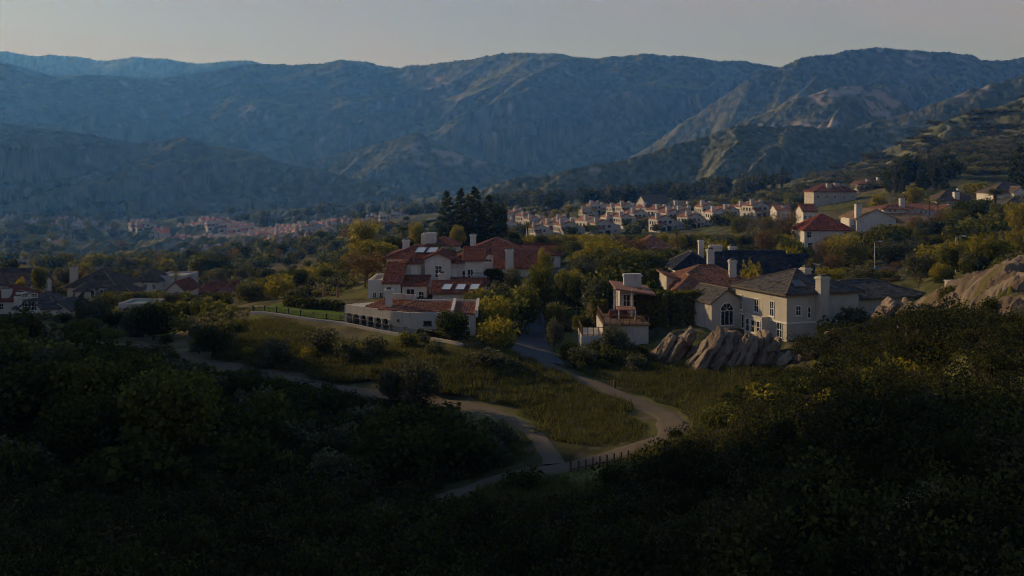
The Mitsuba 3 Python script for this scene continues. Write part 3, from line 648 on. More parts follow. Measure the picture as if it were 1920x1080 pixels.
    def panel(s, P, lift=0.16, mat='panel_pale'):
        P = np.asarray(P, float) + [0, 0, lift]
        k = s.part('roof_panel', join([poly_slab(P, 0.1)]), mat)
        fr = []
        for i in range(len(P)): fr.append(tube([P[i] + [0,0,.01], P[(i + 1) % len(P)] + [0,0,.01]], [.045, .045], 4))
        s.part('rim', join(fr), 'trim_dark', k)
    def vent(s, x, y, z):
        s.part('roof_vent', join([tube([[x, y, z - .3], [x, y, z + .45]], [.09, .09], 7), box(x - .16, x + .16, y - .16, y + .16, z + .45, z + .55)]), 'trim_dark')
    def done(s, wall=None):
        s.part('wall', join(s.W), wall or s.wall)
        for b in getattr(s, 'FLAT', []): s.part('flat_roof', join([b]), getattr(s, 'flatmat', 'roof_gravel'))
        if s.R:
            k = s.part('roof', join(s.R), s.roof if s.roof in scene else {'tile_bright': 'tile_red', 'slate_grey': 'shingle_brown'}[s.roof])
            if s.tile:
                w, l = s.tile; V, Fc, C = [], [], []
                n = 0
                for P in s.TL:
                    v, f, c = tiles_on(P, w, l, s.kind, None)
                    V.append(v); Fc.append(f + n); C.append(c * TONES[s.roof]); n += len(v)
                t = s.part('tile' if s.kind == 'barrel' else 'shingle', trimesh.Trimesh(np.vstack(V), np.vstack(Fc), process=False), 'painted', k, color=np.vstack(C))
                labels[t] = {'label': 'overlapping rows of roof %s' % ('tiles' if s.kind == 'barrel' else 'shingles'), 'kind': 'stuff'}
            for rd in s.RIDGE: s.part('ridge_cap', join([rd]), s.roof if s.roof in scene else {'tile_bright': 'tile_red', 'slate_grey': 'shingle_brown'}[s.roof], k)
        return s
def rowz(row, Y): return CAMZ - (row - HY) / F * Y
def spanx(s, px0, px1, Y): return lat(px0, Y) - s.org[0], lat(px1, Y) - s.org[0]

# --- the large villa: main block
h = House('villa', 'large two-storey white villa with red roofs and pale roof panels, behind the curved pavilion', org=(-16.5, 155, 0), yaw=0, tile=(0.34, 0.5))
Y = 155.0
def bx(p0, p1, yo=0.0): return lat(p0, Y + yo) - h.org[0], lat(p1, Y + yo) - h.org[0]
a, b = bx(722, 832); h.block(a, b, 2, 12, 1.5, 9.0, 'hip', 0.34)
for i, u in enumerate((0.25, 1.25, 2.25)): h.window('f', u + .4, 5.4, 0.75, 1.3)
h.windows('l', (2, 5), 5.2, 1.1, 1.4)
q = h.top
pz = lambda y: 8.924 + .34 * (y - 1.55)
for u in (4.3, 6.2): h.panel([(u + a, 3.2, pz(3.2)), (u + 1.5 + a, 3.2, pz(3.2)), (u + 1.9 + a, 5.2, pz(5.2)), (u + .4 + a, 5.2, pz(5.2))], .24)
a2, b2 = bx(798, 846); h.block(a2, b2, -1.2, 8, 1.5, 9.1, 'gy', 0.42); h.window('f', (b2 - a2) * .38, 4.6, 1.15, 1.9, nx=2, ny=3)
a3, b3 = bx(840, 886); h.block(a3, b3, 0.3, 9, 1.5, 8.5, 'hip', 0.36); h.window('f', 0.5, 3.6, 0.9, 2.2, nx=1, ny=1, door=True, mat='trim_white'); h.window('f', 2.2, 3.9, 1.0, 1.7)
a4, b4 = bx(872, 906); h.block(a4, b4, -0.6, 8, 1.5, 8.9, 'gx', 0.36); h.window('f', 0.35, 4.0, 1.0, 1.9, nx=2); 
h.block(b4 - 1.9, b4 + 0.6, -2.4, -0.62, 1.5, 5.9, 'flat')
h.part('balcony_rail', join([box(b4 - 1.9, b4 + 0.6, -2.4, -2.28, 6.35, 6.42)] + [box(b4 - 1.9 + .3 * i, b4 - 1.86 + .3 * i, -2.36, -2.32, 6.35, 6.9) for i in range(9)] + [box(b4 - 1.9, b4 + 0.6, -2.4, -2.28, 6.9, 6.97)]), 'trim_dark')
a5, b5 = bx(851, 912); h.block(a5, b5, -4.2, -2.6, 1.5, 5.5, 'mono', 0.35, slope_to='f')
# round corner tower with its six-sided cap
cx, cy = bx(773, 773)[0], -1.1
ang = np.linspace(0, 2 * math.pi, 9)[:-1] + math.pi / 8
tw = trimesh.creation.cylinder(1.5, 7.0, sections=8); tw.apply_translation([cx, cy, 5.0]); h.W.append((tw.vertices, tw.faces))
for i in range(8):
    p, r_ = ang[i], ang[(i + 1) % 8]
    P = [(cx + 1.95 * math.cos(p), cy + 1.95 * math.sin(p), 8.4), (cx + 1.95 * math.cos(r_), cy + 1.95 * math.sin(r_), 8.4), (cx, cy, 9.55)]
    h.slab(P, .12); h.ridge(P[0], P[2], .1)
h.chimney(bx(750, 750)[0], 9, 1.1, 1.1, 8, 11.4); h.chimney(bx(829, 829, -6)[0], -6.4, 1.0, 1.0, 4, 7.35); h.vent(bx(842, 842)[0], 5, 10)
# the long low wing towards the lawn
a, b = bx(719, 752, -8); h.block(a, b, -8, -1.6, 1.0, 6.0, 'mono', 0.38, slope_to='f', over=.25)
a2_, b2_ = bx(753, 800, -8); h.block(a2_ + .1, b2_, -8.2, -2.75, 1.0, 5.6, 'mono', 0.17, slope_to='f', over=.25); h.window('f', .6, 2.0, 1.3, 2.2, nx=2, door=True); h.window('f', 2.4, 2.6, .9, 1.2)

a, b = bx(688, 722, -8); h.block(a, b, -7, 3, 1.0, 5.9, 'flat'); h.windows('f', (0.7, 1.7), 2.0, 0.6, 1.5)
# the garage wing with three pale roof panels
a, b = bx(812, 898, -12); h.block(a, b, -13, -4.5, 1.0, 5.2, 'gx', 0.26); h.window('f', 2.0, 2.0, 0.95, 1.2, frame='trim_dark')
for i in range(3): h.panel([(a + 1.2 + 2.0 * i, -12.6, 5.36), (a + 2.5 + 2.0 * i, -12.6, 5.36), (a + 2.8 + 2.0 * i, -10.4, 5.935), (a + 1.5 + 2.0 * i, -10.4, 5.935)], .22)
h.done()
# --- the curved garden pavilion in front of it
h = House('garden_pavilion', 'low cream pavilion with a curved corner and a columned porch above the grassy bank', org=(0, 0, 0), wall='stucco_cream', roof='tile_terracotta', tile=(0.36, 0.5))
A, B, B2, C, D = np.array([-21.4, 126.6]), np.array([-14.9, 120.4]), np.array([-13.4, 119.3]), np.array([-11.6, 118.9]), np.array([-4.4, 118.6])
zb, ze = 1.6, 5.35
def wall_seg(p, q, z0, z1, t=0.3):
    p, q = np.array(p), np.array(q); d = (q - p) / np.linalg.norm(q - p); n = np.array([-d[1], d[0]]) * t
    if n[1] < 0: n = -n
    P = [p, q, q + n, p + n]
    v = np.array([[x, y, z] for z in (z0, z1) for x, y in P])
    return v, np.array([(0,1,5),(0,5,4),(1,2,6),(1,6,5),(2,3,7),(2,7,6),(3,0,4),(3,4,7),(4,5,6),(4,6,7),(0,3,2),(0,2,1)])
curve = [B + (B2 - B) * t for t in (0,)] + [np.array([-14.9 + 3.3 * t, 120.4 - 1.5 * math.sin(math.pi / 2 * min(1, t * 1.0))]) for t in np.linspace(0, 1, 9)]
crv = np.array(curve[1:])
outer = [A] + list(crv) + [D]
back = [np.array([-4.4, 125.2]), np.array([-17.6, 130.5])]
for p, q in list(zip(crv[:-1], crv[1:])) + [(crv[-1], D), (D, back[0]), (back[0], back[1])]: h.W.append(wall_seg(p, q, zb, ze))
din = np.array([0.55, 0.84]) * 2.3
h.W += [wall_seg(A + din, crv[0] + din, zb, ze), wall_seg(A, A + din, zb, ze, .25), wall_seg(A, crv[0], ze - 0.95, ze, .4), wall_seg(back[1], A, zb, ze)]
fl = np.array([list(p) + [3.0] for p in outer + back]); h.W.append(poly_slab(fl, 1.4))
dirn = (crv[0] - A) / np.linalg.norm(crv[0] - A); nrm = np.array([-dirn[1], dirn[0]])
if nrm[1] > 0: nrm = -nrm
for i in range(7):
    p = A + (crv[0] - A) * (0.015 + 0.97 * i / 6)
    k = h.part('column', join([tube([[p[0], p[1] + .1, 3.0], [p[0], p[1] + .1, 4.4]], [.17, .15], 10), box(p[0] - .24, p[0] + .24, p[1] - .14, p[1] + .34, 4.25, 4.42), box(p[0] - .24, p[0] + .24, p[1] - .14, p[1] + .34, 2.98, 3.14)]), 'stucco_cream')
ang = math.degrees(math.atan2(dirn[1], dirn[0]))
def wall_window(p, q, u, z, w, hh, **kw):
    "a window on the free-standing wall from p to q"
    p, q = np.array(p), np.array(q); d = (q - p) / np.linalg.norm(q - p)
    o = p + d * u; keep = h.to
    h.to = T().translate([o[0], o[1], 0]).rotate([0, 0, 1], math.degrees(math.atan2(d[1], d[0])))
    h.box = (0, 1, 0, 1, 0, 3)
    h.window('f', 0, z, w, hh, **kw); h.to = keep
for u in (0.6, 2.2, 3.9, 5.6, 7.2): wall_window(A + din, crv[0] + din, u, 3.05, 1.05, 1.9, nx=2, ny=1, door=True)
for u in (0.9, 2.55): wall_window(crv[-1], D, u, 3.95, 1.0, 0.55, nx=2, ny=1, frame='trim_dark')
wall_window(crv[-1], D, 4.35, 3.1, 0.9, 1.75, nx=1, ny=2, door=True, mat='trim_white'); wall_window(crv[-1], D, 5.9, 3.9, .6, .6, nx=1, ny=1)
h.part('wall_lamp', join([box(-13.95, -13.75, 119.35, 119.6, 4.3, 4.6)]), 'trim_dark')
E3 = lambda p, z: (p[0], p[1], z)
off = lambda p: (p[0] - .15, p[1] - .45)
R1, R2 = (-16.4, 126.4, 6.35), (-12.2, 124.6, 6.15)
h.slab([(-18.6, 124.2, 5.5), (-14.6, 120.3, 5.42), R2], .16); h.slab([(-18.6, 124.2, 5.5), R2, R1], .16)
h.slab([(-14.6, 120.3, 5.42), (-7.4, 118.75, 5.42), (-7.4, 124.2, 6.15)], .16); h.slab([(-14.6, 120.3, 5.42), (-7.4, 124.2, 6.15), R2], .16)
h.slab([(-7.0, 118.7, 5.42), (-4.5, 118.5, 5.42), (-4.5, 124.2, 6.15), (-7.0, 124.2, 6.15)], .16)
h.ridge((-14.6, 120.3, 5.42), R2)
for x0 in (-7.38, -4.45): h.part('parapet', join([(lambda v: (v, np.array([(0,1,5),(0,5,4),(1,2,6),(1,6,5),(2,3,7),(2,7,6),(3,0,4),(3,4,7),(4,5,6),(4,6,7)])))(np.array([(x0,118.4,5.0),(x0+.36,118.4,5.0),(x0+.36,124.4,5.7),(x0,124.4,5.7),(x0,118.4,5.85),(x0+.36,118.4,5.85),(x0+.36,124.4,6.55),(x0,124.4,6.55)], float))]), 'stucco_white')
h.W += [wall_seg((-15.6, 126.6), (-12.3, 124.9), 5.2, 6.9), wall_seg((-12.2, 124.9), (-4.4, 124.5), 5.2, 6.3), wall_seg(A, crv[0], ze, ze + .12, .45)] + [wall_seg(p, q, ze, ze + .12, .42) for p, q in list(zip(crv[:-1], crv[1:])) + [(crv[-1], D)]]
fl = np.array([list(p) + [5.33] for p in outer + back]); h.W.append(poly_slab(fl, .22))
h.chimney(-15.4, 122.9, 0.85, 0.85, 5.3, 7.9, 'stucco_white')
h.done()
# --- white house behind the villa on its right
h = House('villa_behind', 'white house with broad red roof and two tall white chimneys, right behind the large villa', org=(-8, 190, 0), tile=(0.42, 0.7))
Y = 190.0
a, b = bx(872, 990); h.block(a, b, 0, 12, 2, 7.1, 'hip', 0.42); h.windows('f', (3.9,), 3.4, 1.3, 0.6, nx=2, ny=1); h.window('f', 5.3, 2.6, .7, 1.5); h.windows('l', (3, 7), 3, 1, 1.3)
h.chimney(bx(886, 886)[0], 2.5, 1.15, 1.0, 6, 10.6)
a, b = bx(985, 1052); h.block(a, b, 3, 12, 2, 6.6, 'gx', 0.36); h.windows('f', (4.4,), 3.2, 1.4, .9)
a, b = bx(928, 1012, -6); h.block(a, b, -7, 3.6, 2, 5.0, 'gx', 0.5); h.windows('f', (6.2, 7.2), 1.5, .6, 1.2, ny=1); h.windows('l', (2, 5), 1.4, 1, 1.3)
h.chimney(bx(955, 955, -8)[0], -7.6, 1.5, .9, 2, 8.4)
h.done()
# --- little white house between the villa and the conifers
h = House('small_house', 'small white house with a low red roof and wide chimney, right behind the large villa', org=(-17, 215, 0), tile=(0.45, 0.8))
Y = 215.0
a, b = bx(800, 860); h.block(a, b, 0, 8, 2, 6.9, 'hip', .4); h.windows('f', (1.2, 2.6, 4.4), 3.0, .8, .9); h.chimney(bx(808, 808)[0], 1, 2.2, 1.4, 5, 9.6, pots=0)
a, b = bx(787, 802); h.block(a, b, 3, 9, 2, 8.6, 'flat')
h.done()
# --- slate-roofed long house
h = House('slate_house', 'long white house under a dark slate roof, behind the terracotta-roofed house', org=(40, 168, 0), roof='slate', tile=(0.5, 0.34), kind='flat')
Y = 168.0
a, b = bx(1266, 1345); h.block(a, b, 0, 10, 0, 6.3, 'hip', .62); h.windows('l', (2, 5, 8), 3.2, 1, 1.4); h.windows('f', (.8, 2.4), 3.2, 1, 1.4)
a, b = bx(1340, 1480); h.block(a, b, -1.2, 10, 0, 5.6, 'gx', .56); h.windows('f', (2, 5, 8), 2.4, 1.1, 1.3)
for i in range(4): h.vent(a + 2 + 2.4 * i, 2.2, 7.6)
a, b = bx(1476, 1528); h.block(a, b, 0.5, 9, 0, 5.7, 'gx', .56); h.windows('f', (1.0, 2.8), 2.6, 1.2, 1.0)
a, b = bx(1522, 1546); h.block(a, b, -1, 8, 0, 5.0, 'gy', 1.35); h.window('f', .5, 2.4, 1, 1.2)
h.chimney(bx(1329, 1329)[0], 7, .9, .9, 7, 10.6); h.chimney(bx(1352, 1352)[0], 4.6, 2.2, .7, 7, 9.9, pots=0); h.chimney(bx(1388, 1388)[0], 6, 1.2, .9, 7, 9.6)
h.done()
# --- terracotta hip-roofed house
h = House('terracotta_house', 'cream house with a wide terracotta hip roof, behind the long dark hedge', org=(28, 142, 0), wall='stucco_cream', roof='tile_terracotta', tile=(0.36, 0.52))
Y = 142.0
a, b = bx(1262, 1420); h.block(a, b, 1.5, 11.5, 1, 6.1, 'hip', .46); h.windows('f', (1, 3, 6, 8.5), 2.5, 1.1, 1.3); h.windows('l', (2, 5), 2.6, 1, 1.3)
for u in (.35, .62): h.vent(a + (b - a) * u, 4.4, 8.0)
a, b = bx(1270, 1322, -1); h.block(a, b, -1.6, 4.5, 1, 5.9, 'hip', .75); h.windows('f', (1, 2.4), 2.6, .9, 1.2)
a, b = bx(1250, 1272, 2); h.block(a, b, 2.2, 9, 1, 6.9, 'mono', .3, slope_to='r')
a, b = bx(1395, 1465, 4); h.block(a, b, 3, 11, 1, 5.6, 'hip', .45)
h.chimney(bx(1336, 1336, 6)[0], 7.5, 1.0, 1.0, 7, 10.9, 'stucco_pale'); h.chimney(bx(1372, 1372, 4)[0], 3.6, 1.0, 1.0, 6, 9.6, 'stucco_pale')
h.done()
# --- the cream house on the rocks
h = House('cream_house', 'big two-storey cream house with grey roof and arched window, above the sandstone cliff', org=(32.3, 115.6, 0), yaw=21, wall='stucco_cream', roof='slate_grey', tile=(0.45, 0.3), kind='flat')
h.flatmat = 'trim_white'
h.block(0, 10.5, 0, 10.5, 0.5, 8.2, 'hip', .40, .5)
for u, z, w, hh in ((0.6, 4.6, .9, 1.9), (4.0, 4.7, 1.0, 1.7), (7.2, 4.6, .9, 1.9)): h.window('l', u, z, w, hh, ny=2)
for u, z, w, hh in ((1.3, 2.3, 1.0, 1.8), (3.6, 2.3, 1.5, 1.9), (6.4, 2.3, .9, 1.9), (8.6, 2.3, 1.1, 1.9)): h.window('l', u, z, w, hh, ny=2)
h.windows('f', (1.2,), 5.0, .8, 1.2); h.window('f', 2.9, 4.6, .5, 1.4, nx=1)
h.part('string_course', join([box(-.12, -.003, -.12, 10.6, 4.55, 4.75), box(-.12, 10.5, -.12, -.003, 4.55, 4.75)]), 'trim_white')
h.block(-1.15, -.002, 3.3, 7.0, 0.5, 4.55, 'flat', over=.1); h.windows('l', (.4, 1.5, 2.6), 2.4, .8, 1.6, nx=1)
h.chimney(6.0, 4.3, .95, .95, 8, 10.7); h.chimney(4.7, -.5, 1.25, .98, 0.5, 10.1); h.vent(3.4, 3.2, 9.4); h.vent(8, 3, 9.3)
h.panel([(1.9, .9, 8.66), (3.4, .9, 8.66), (3.6, 2.6, 9.34), (2.4, 2.6, 9.34)], .14, 'panel_dark')
h.block(8.0, 22.0, 1.5, 10.5, 0.5, 7.0, 'hip', .34, .5); h.window('f', 7.4, 4.4, 1.4, .8, nx=2, ny=1, frame='trim_dark'); h.window('f', 10.2, 5.0, 1.2, .6, nx=2, ny=1)
h.block(-4.2, .3, 9.5, 15.5, 0.5, 6.3, 'gy', .62, .35); h.window('f', 1.25, 2.7, 1.9, 1.9, nx=3, ny=1, arch=True)
h.done()
# --- the terrace house on the left of the rocks
h = House('terrace_house', 'small terrace house with a sloping canopy roof and stepped decks above a pale retaining wall', org=(17.5, 121, 0), wall='stucco_pale', roof='tile_terracotta')
Y = 121.0
a, b = bx(1158, 1222, 8); h.block(a + .4, b, 9, 14, 2.0, 6.6, 'mono', .12, slope_to='r', over=.1); h.windows('f', (.4, 1.7), 2.6, 1.0, 1.8)
h.chimney(bx(1187, 1187, 10)[0], 11, 2.3, 1.2, 6.5, 8.9, pots=0)
cn = [(a - .5, 5.8, 7.5), (b + .2, 5.8, 6.75), (b + .2, 14.2, 6.95), (a - .5, 14.2, 7.7)]; h.R.append(poly_slab(cn, .22))
for x, y in ((a - .3, 6.0), (a + 1.6, 6.0), (a - .3, 9.0)): h.part('post', join([box(x - .08, x + .08, y - .08, y + .08, 3.6, 7.3)]), 'trim_white')
h.R.append(poly_slab([(a - .4, 3.6, 5.1), (a + 1.9, 3.6, 5.1), (a + 1.9, 6.1, 5.2), (a - .4, 6.1, 5.2)], .12))
for x in (a - .3, a + 1.8): h.part('post', join([box(x - .07, x + .07, 3.65, 3.79, 3.6, 5.0)]), 'trim_white')
d0, d1 = bx(1130, 1216); h.block(d0, d1, 0, 9, 0.2, 3.6, 'flat', over=0); h.W = h.W[:-4]
e0, e1 = bx(1090, 1137, 0); h.block(e0, e1, -0.5, 6, -0.5, 2.4, 'flat', over=0); h.W = h.W[:-4]
h.part('deck', join([box(d0 + .05, d1 + .2, -.35, 9, 3.645, 3.8)]), 'wood')
def railing(hh, P, z, hgt, step, mat='wood', name='railing'):
    P = np.array(P, float)
    for p, q in zip(P[:-1], P[1:]):
        L = np.linalg.norm(q - p); n = max(2, int(round(L / step)) + 1)
        pts = [p + (q - p) * i / (n - 1) for i in range(n)]
        k = hh.part(name, join([tube([[p[0], p[1], z + hgt], [q[0], q[1], z + hgt]], [.05, .05], 5), tube([[p[0], p[1], z + .12], [q[0], q[1], z + .12]], [.035, .035], 4)]), mat)
        for c in pts: hh.part('baluster', join([box(c[0] - .045, c[0] + .045, c[1] - .045, c[1] + .045, z, z + hgt + .08)]), mat, k)
railing(h, [(d0 + .15, 8.8), (d0 + .15, -.2), (d1, -.2)], 3.8, 1.0, 0.75)
railing(h, [(e0 + .1, 5.8), (e0 + .1, -.4), (e1 - .3, -.4)], 2.4, 1.05, 0.6)
h.done()
# ---------------------------------------------------------------- the houses farther off
def rough(name, label, px0, px1, reave, Y, dep, kind='hip', pitch=.4, cat='house', yaw=0, wall='stucco_white', roof='tile_red', tile=None, tk='barrel', group=None, zb=None, wins=((0.15, .5), (.5, .5), (.85, .5)), ch=(), more=None, ww=1.0, wh=1.3, down=2.0, over=.45):
    xc = (lat(px0, Y) + lat(px1, Y)) / 2
    z0 = gz(xc, Y) if zb is None else zb
    h = House(name, label, cat, org=(xc, Y, 0), yaw=yaw, wall=wall, roof=roof, tile=tile, kind=tk, group=group)
    w = (lat(px1, Y) - lat(px0, Y)) / 2; ze = rowz(reave, Y)
    h.z0, h.ze, h.w = z0, ze, w
    if 'teal' in label: h.flatmat = 'teal_metal'
    h.block(-w, w, 0, dep, z0 - down, ze, kind, pitch, over)
    H = ze - z0
    for u, zz in wins: h.window('f', u * 2 * w - ww / 2, down + zz * H - wh * .4, ww, wh, ny=2)
    for u in (.25, .6): h.window('l', u * dep, down + .5 * H - wh * .4, ww, wh)
    top = h.top
    for cu, cy, cw, ct in ch: h.chimney((cu * 2 - 1) * w, cy, cw, cw, ze - 1, rowz(ct, Y))
    if more: more(h, w, z0, ze, dep)
    return h.done()
def m(h, w, z0, ze, dep):
    h.windows('f', (.8 * 2 * w,), 2.6, 1.3, 1.5); h.windows('f', (.8 * 2 * w,), 5.6, 1.3, 1.4)
rough('red_roofed_house', 'tall white house under a bright red tile hip roof, left of the white gabled house', 1508, 1600, 431, 281, 13, 'hip', .62, roof='tile_bright', tile=(.6, .9), ch=(), wins=((.1, .75), (.12, .25), (.86, .75), (.86, .2)), ww=1.4, wh=1.7)
def m(h, w, z0, ze, dep):
    h.block(w - .3, w + 10.2, 1.0, 11, z0 - 2, ze - 1.0, 'gx', .42); h.roof = 'tile_tan'; h.windows('f', (1.2, 4.4), 4, 1.3, 1.6)
    h.block(-w - 1.6, -w + .4, 1.5, 8, z0 - 2, ze - .4, 'flat'); h.windows('f', (.5,), 4, 1.1, 1.6)
rough('white_gabled_house', 'big plain white gabled house with a tall chimney at its left end, on the hill', 1606, 1680, 410, 290, 14, 'gy', .46, roof='tile_tan', tile=(.6, .9), wins=((.66, .55), (.86, .55)), ww=1.1, wh=1.7, ch=((.07, 1.0, 1.7, 383),), more=m)
def m(h, w, z0, ze, dep):
    h.block(-w * .25, w * .45, -2.5, 2, z0 - 2, ze - .8, 'flat'); h.windows('f', (.8, 2.6, 4.4), 3.4, .9, 1.5)
    h.block(w * .45, w, -3.5, 1, z0 - 2, ze - .2, 'gy', .5); h.windows('f', (.8, 3.2), 3.6, 1.1, 1.5)
    h.block(-w * 1.02, -w * .45, -3, 1, z0 - 2, ze + .4, 'hip', .45); h.windows('f', (1.5, 3.2), 4.0, 1.1, 1.3)
rough('courtyard_house', 'pale pink house of several tile-roofed wings behind palm trees, above the white gabled house', 1652, 1790, 393, 332, 12, 'hip', .3, wall='stucco_pale', roof='tile_terracotta', tile=(.7, 1.0), ch=((.33, 3, 1.5, 372), (.97, 2, 1.2, 383)), more=m)
rough('brown_roofed_house', 'house under a broad grey-brown hip roof with a round-topped white chimney', 1757, 1838, 376, 372, 13, 'hip', .58, roof='shingle_brown', tile=(.9, .6), tk='flat', ch=((.48, 1.5, 1.9, 360), (.7, 7, 1.3, 354)))
def m(h, w, z0, ze, dep):
    h.block(-w * .25, w * .3, -3, 3, z0 - 2, ze + .2, 'gy', .8); h.windows('f', (.8, 3), 3.4, 1.3, 1.7)
rough('grey_roofed_house', 'white house with grey-brown shingle roof and front gable at the right edge', 1862, 1945, 361, 335, 12, 'hip', .55, roof='shingle_brown', tile=(.8, .6), tk='flat', more=m)
def m(h, w, z0, ze, dep):
    h.slab([(-w - .4, -3.4, ze - 2.2), (w + .4, -3.4, ze - 2.2), (w + .4, 0, ze - 1.3), (-w - .4, 0, ze - 1.3)], .2)
    for i in range(5): h.part('column', join([tube([[-w + .2 + i * (2 * w - .4) / 4, -3.2, z0 - 1], [-w + .2 + i * (2 * w - .4) / 4, -3.2, ze - 2.3]], [.22, .2], 8)]), 'trim_white')
rough('porch_house', 'white house with a dark roof and columned porch, lowest at the right edge', 1884, 1955, 385, 262, 9, 'hip', .4, roof='slate_grey', tile=(.6, .5), tk='flat', more=m)
rough('long_red_house', 'long grey-walled house with a red roof and white chimneys, among trees left of the conifers', 1526, 1606, 359, 425, 14, 'hip', .5, wall='concrete', roof='tile_red', tile=(.9, 1.3), ch=((.4, 3, 2, 344), (.62, 5, 2.2, 343), (.8, 6, 1.6, 346)), wins=((.1, .5), (.3, .5), (.5, .5), (.7, .5), (.9, .5)))
rough('tan_roofed_house', 'small house with tan roof and two white chimneys under the right-hand slope', 1609, 1655, 345, 470, 10, 'hip', .45, roof='tile_terracotta', tile=(.9, 1.3), ch=((.45, 2, 1.6, 336), (.9, 2, 1.8, 332)))
rough('orange_roofed_house', 'house with an orange-tan hip roof high behind the conifers', 1760, 1800, 311, 500, 12, 'hip', .55, roof='tile_terracotta', tile=(1., 1.4), ch=((.1, 2, 1.3, 304),))
rough('low_orange_house', 'low orange-tan roof half hidden by trees high on the right', 1805, 1826, 313, 490, 8, 'hip', .5, roof='tile_terracotta', tile=(1., 1.4))
rough('high_red_house', 'red-roofed house with white chimneys, highest on the right-hand hill', 1838, 1872, 314, 480, 10, 'gx', .4, roof='tile_bright', tile=(1., 1.4), ch=((.1, 2, 1.4, 303), (.25, 4, 1.2, 302)))
rough('little_red_house', 'small pale house with red gable roof, behind the bright red hip roof', 1506, 1532, 396, 345, 9, 'gx', .5, roof='tile_red', tile=(.8, 1.1))
rough('low_brown_house', 'low brown-roofed house with a white chimney left of the small red gable', 1456, 1482, 393, 370, 9, 'gx', .4, roof='tile_terracotta', ch=((.6, 2, 1.2, 386),))
rough('hidden_house', 'tan hip-roofed house half hidden by the big yellow-green tree', 1192, 1262, 466, 235, 11, 'hip', .6, roof='tile_terracotta', tile=(.6, .8))
def m(h, w, z0, ze, dep):
    h.block(-w, -w * .2, -5, 1, z0 - 2, ze - 1, 'gy', .8); h.windows('f', (1, 3.2), 4, 1.2, 1.8); h.block(w * .2, w, -3, 1, z0 - 2, ze - .6, 'gy', .8)
rough('grey_gabled_house', 'large grey-white house with steep gables, behind the row of white town houses', 1212, 1262, 388, 520, 16, 'gx', .75, wall='stucco_pale', roof='slate_grey', more=m, wins=((.2, .5), (.4, .5), (.7, .5)), yaw=18)
rough('tan_gabled_house', 'tan-roofed house with a white chimney beside the grey gabled house', 1258, 1300, 392, 530, 14, 'gx', .6, roof='tile_tan', ch=((.3, 3, 1.7, 376), (.9, 3, 1.5, 378)), yaw=14)
rough('dark_roofed_house', 'dark-roofed house with one tall white chimney above the town houses', 1306, 1350, 390, 540, 14, 'hip', .7, roof='slate_grey', ch=((.3, 4, 1.6, 376),))
rough('long_dark_house', 'low dark-roofed house right of the tall white chimney', 1350, 1398, 391, 530, 12, 'gx', .5, roof='shingle_brown')
# left, below the plateau
def m(h, w, z0, ze, dep):
    for x in (-w * .62, -w * .18): h.block(x, x + 2.3, -1.6, 3, z0 - 2, ze + .1, 'gy', 1.1, .3); h.windows('f', (.6,), 3.6, 1.1, 1.7); h.windows('f', (.5,), 6.2, 1.3, .7)
    h.block(w * .35, w + 2, 1, 8, z0 - 2, ze - .6, 'gy', .7)
rough('dormer_house', 'white house with dark roof, two pointed dormers and a big chimney at lower left', 28, 108, 577, 192, 9, 'hip', .6, roof='slate_grey', tile=(.6, .4), tk='flat', ch=((.06, 1, 1.6, 556), (.2, 2, 1.8, 553)), more=m, wins=((.15, .3), (.4, .3), (.6, .3)))
rough('edge_red_house', 'red-roofed house with white chimneys cut by the left edge', -40, 46, 563, 205, 10, 'hip', .55, roof='tile_red', tile=(.6, .8), ch=((.56, 1, 1.5, 543), (.98, -1, 1.4, 546)))
rough('brown_edge_house', 'house with a long dark brown roof above the red one at the left edge', -20, 58, 533, 245, 11, 'gx', .6, roof='shingle_brown', tile=(.7, .5), tk='flat')
def m(h, w, z0, ze, dep):
    h.block(-w * .35, w * .2, -4, 1, z0 - 2, ze - .4, 'hip', .8); h.windows('f', (1.2, 3.4, 5.4), 2.8, 1.0, 2.4, nx=1)
    h.block(w * .5, w + 4, -2, 6, z0 - 2, ze - 1.2, 'hip', .5); h.windows('f', (1, 3.2, 5.4), 2.8, 1.2, 1.5)
rough('turret_house', 'wide house of grey shingle hip roofs with a rounded bay and one white chimney', 126, 218, 537, 228, 13, 'hip', .62, wall='stucco_cream', roof='shingle_brown', tile=(.6, .45), tk='flat', ch=((.06, 2, 1.4, 502),), more=m)
rough('flat_white_house', 'white house with flat and dark pitched roofs among palms at left', 290, 345, 520, 262, 12, 'flat', wall='stucco_pale', wins=((.2, .5), (.7, .5)))
rough('dark_hip_house', 'small dark hip roof left of the flat white house', 250, 296, 527, 258, 10, 'hip', .75, roof='shingle_brown', tile=(.7, .5), tk='flat')
rough('narrow_red_house', 'narrow red-roofed house beside a palm at left', 312, 346, 545, 222, 10, 'gy', .9, roof='tile_red', tile=(.6, .8))
rough('red_hip_house', 'house with two red-brown hip roofs below the grassy slope at left', 362, 420, 549, 232, 10, 'hip', .62, wall='stucco_cream', roof='tile_red', tile=(.6, .8))
rough('red_gable_house', 'red-roofed house with a steep gable, right of the twin red-brown hip roofs', 416, 442, 548, 226, 10, 'hip', .95, wall='stucco_cream', roof='tile_red', tile=(.6, .8))
rough('teal_roofed_shed', 'long low building with a flat teal roof beside the driveway at left', 222, 284, 573, 186, 7, 'flat', wall='stucco_pale', cat='shed', wins=((.3, .5),), wh=.8)
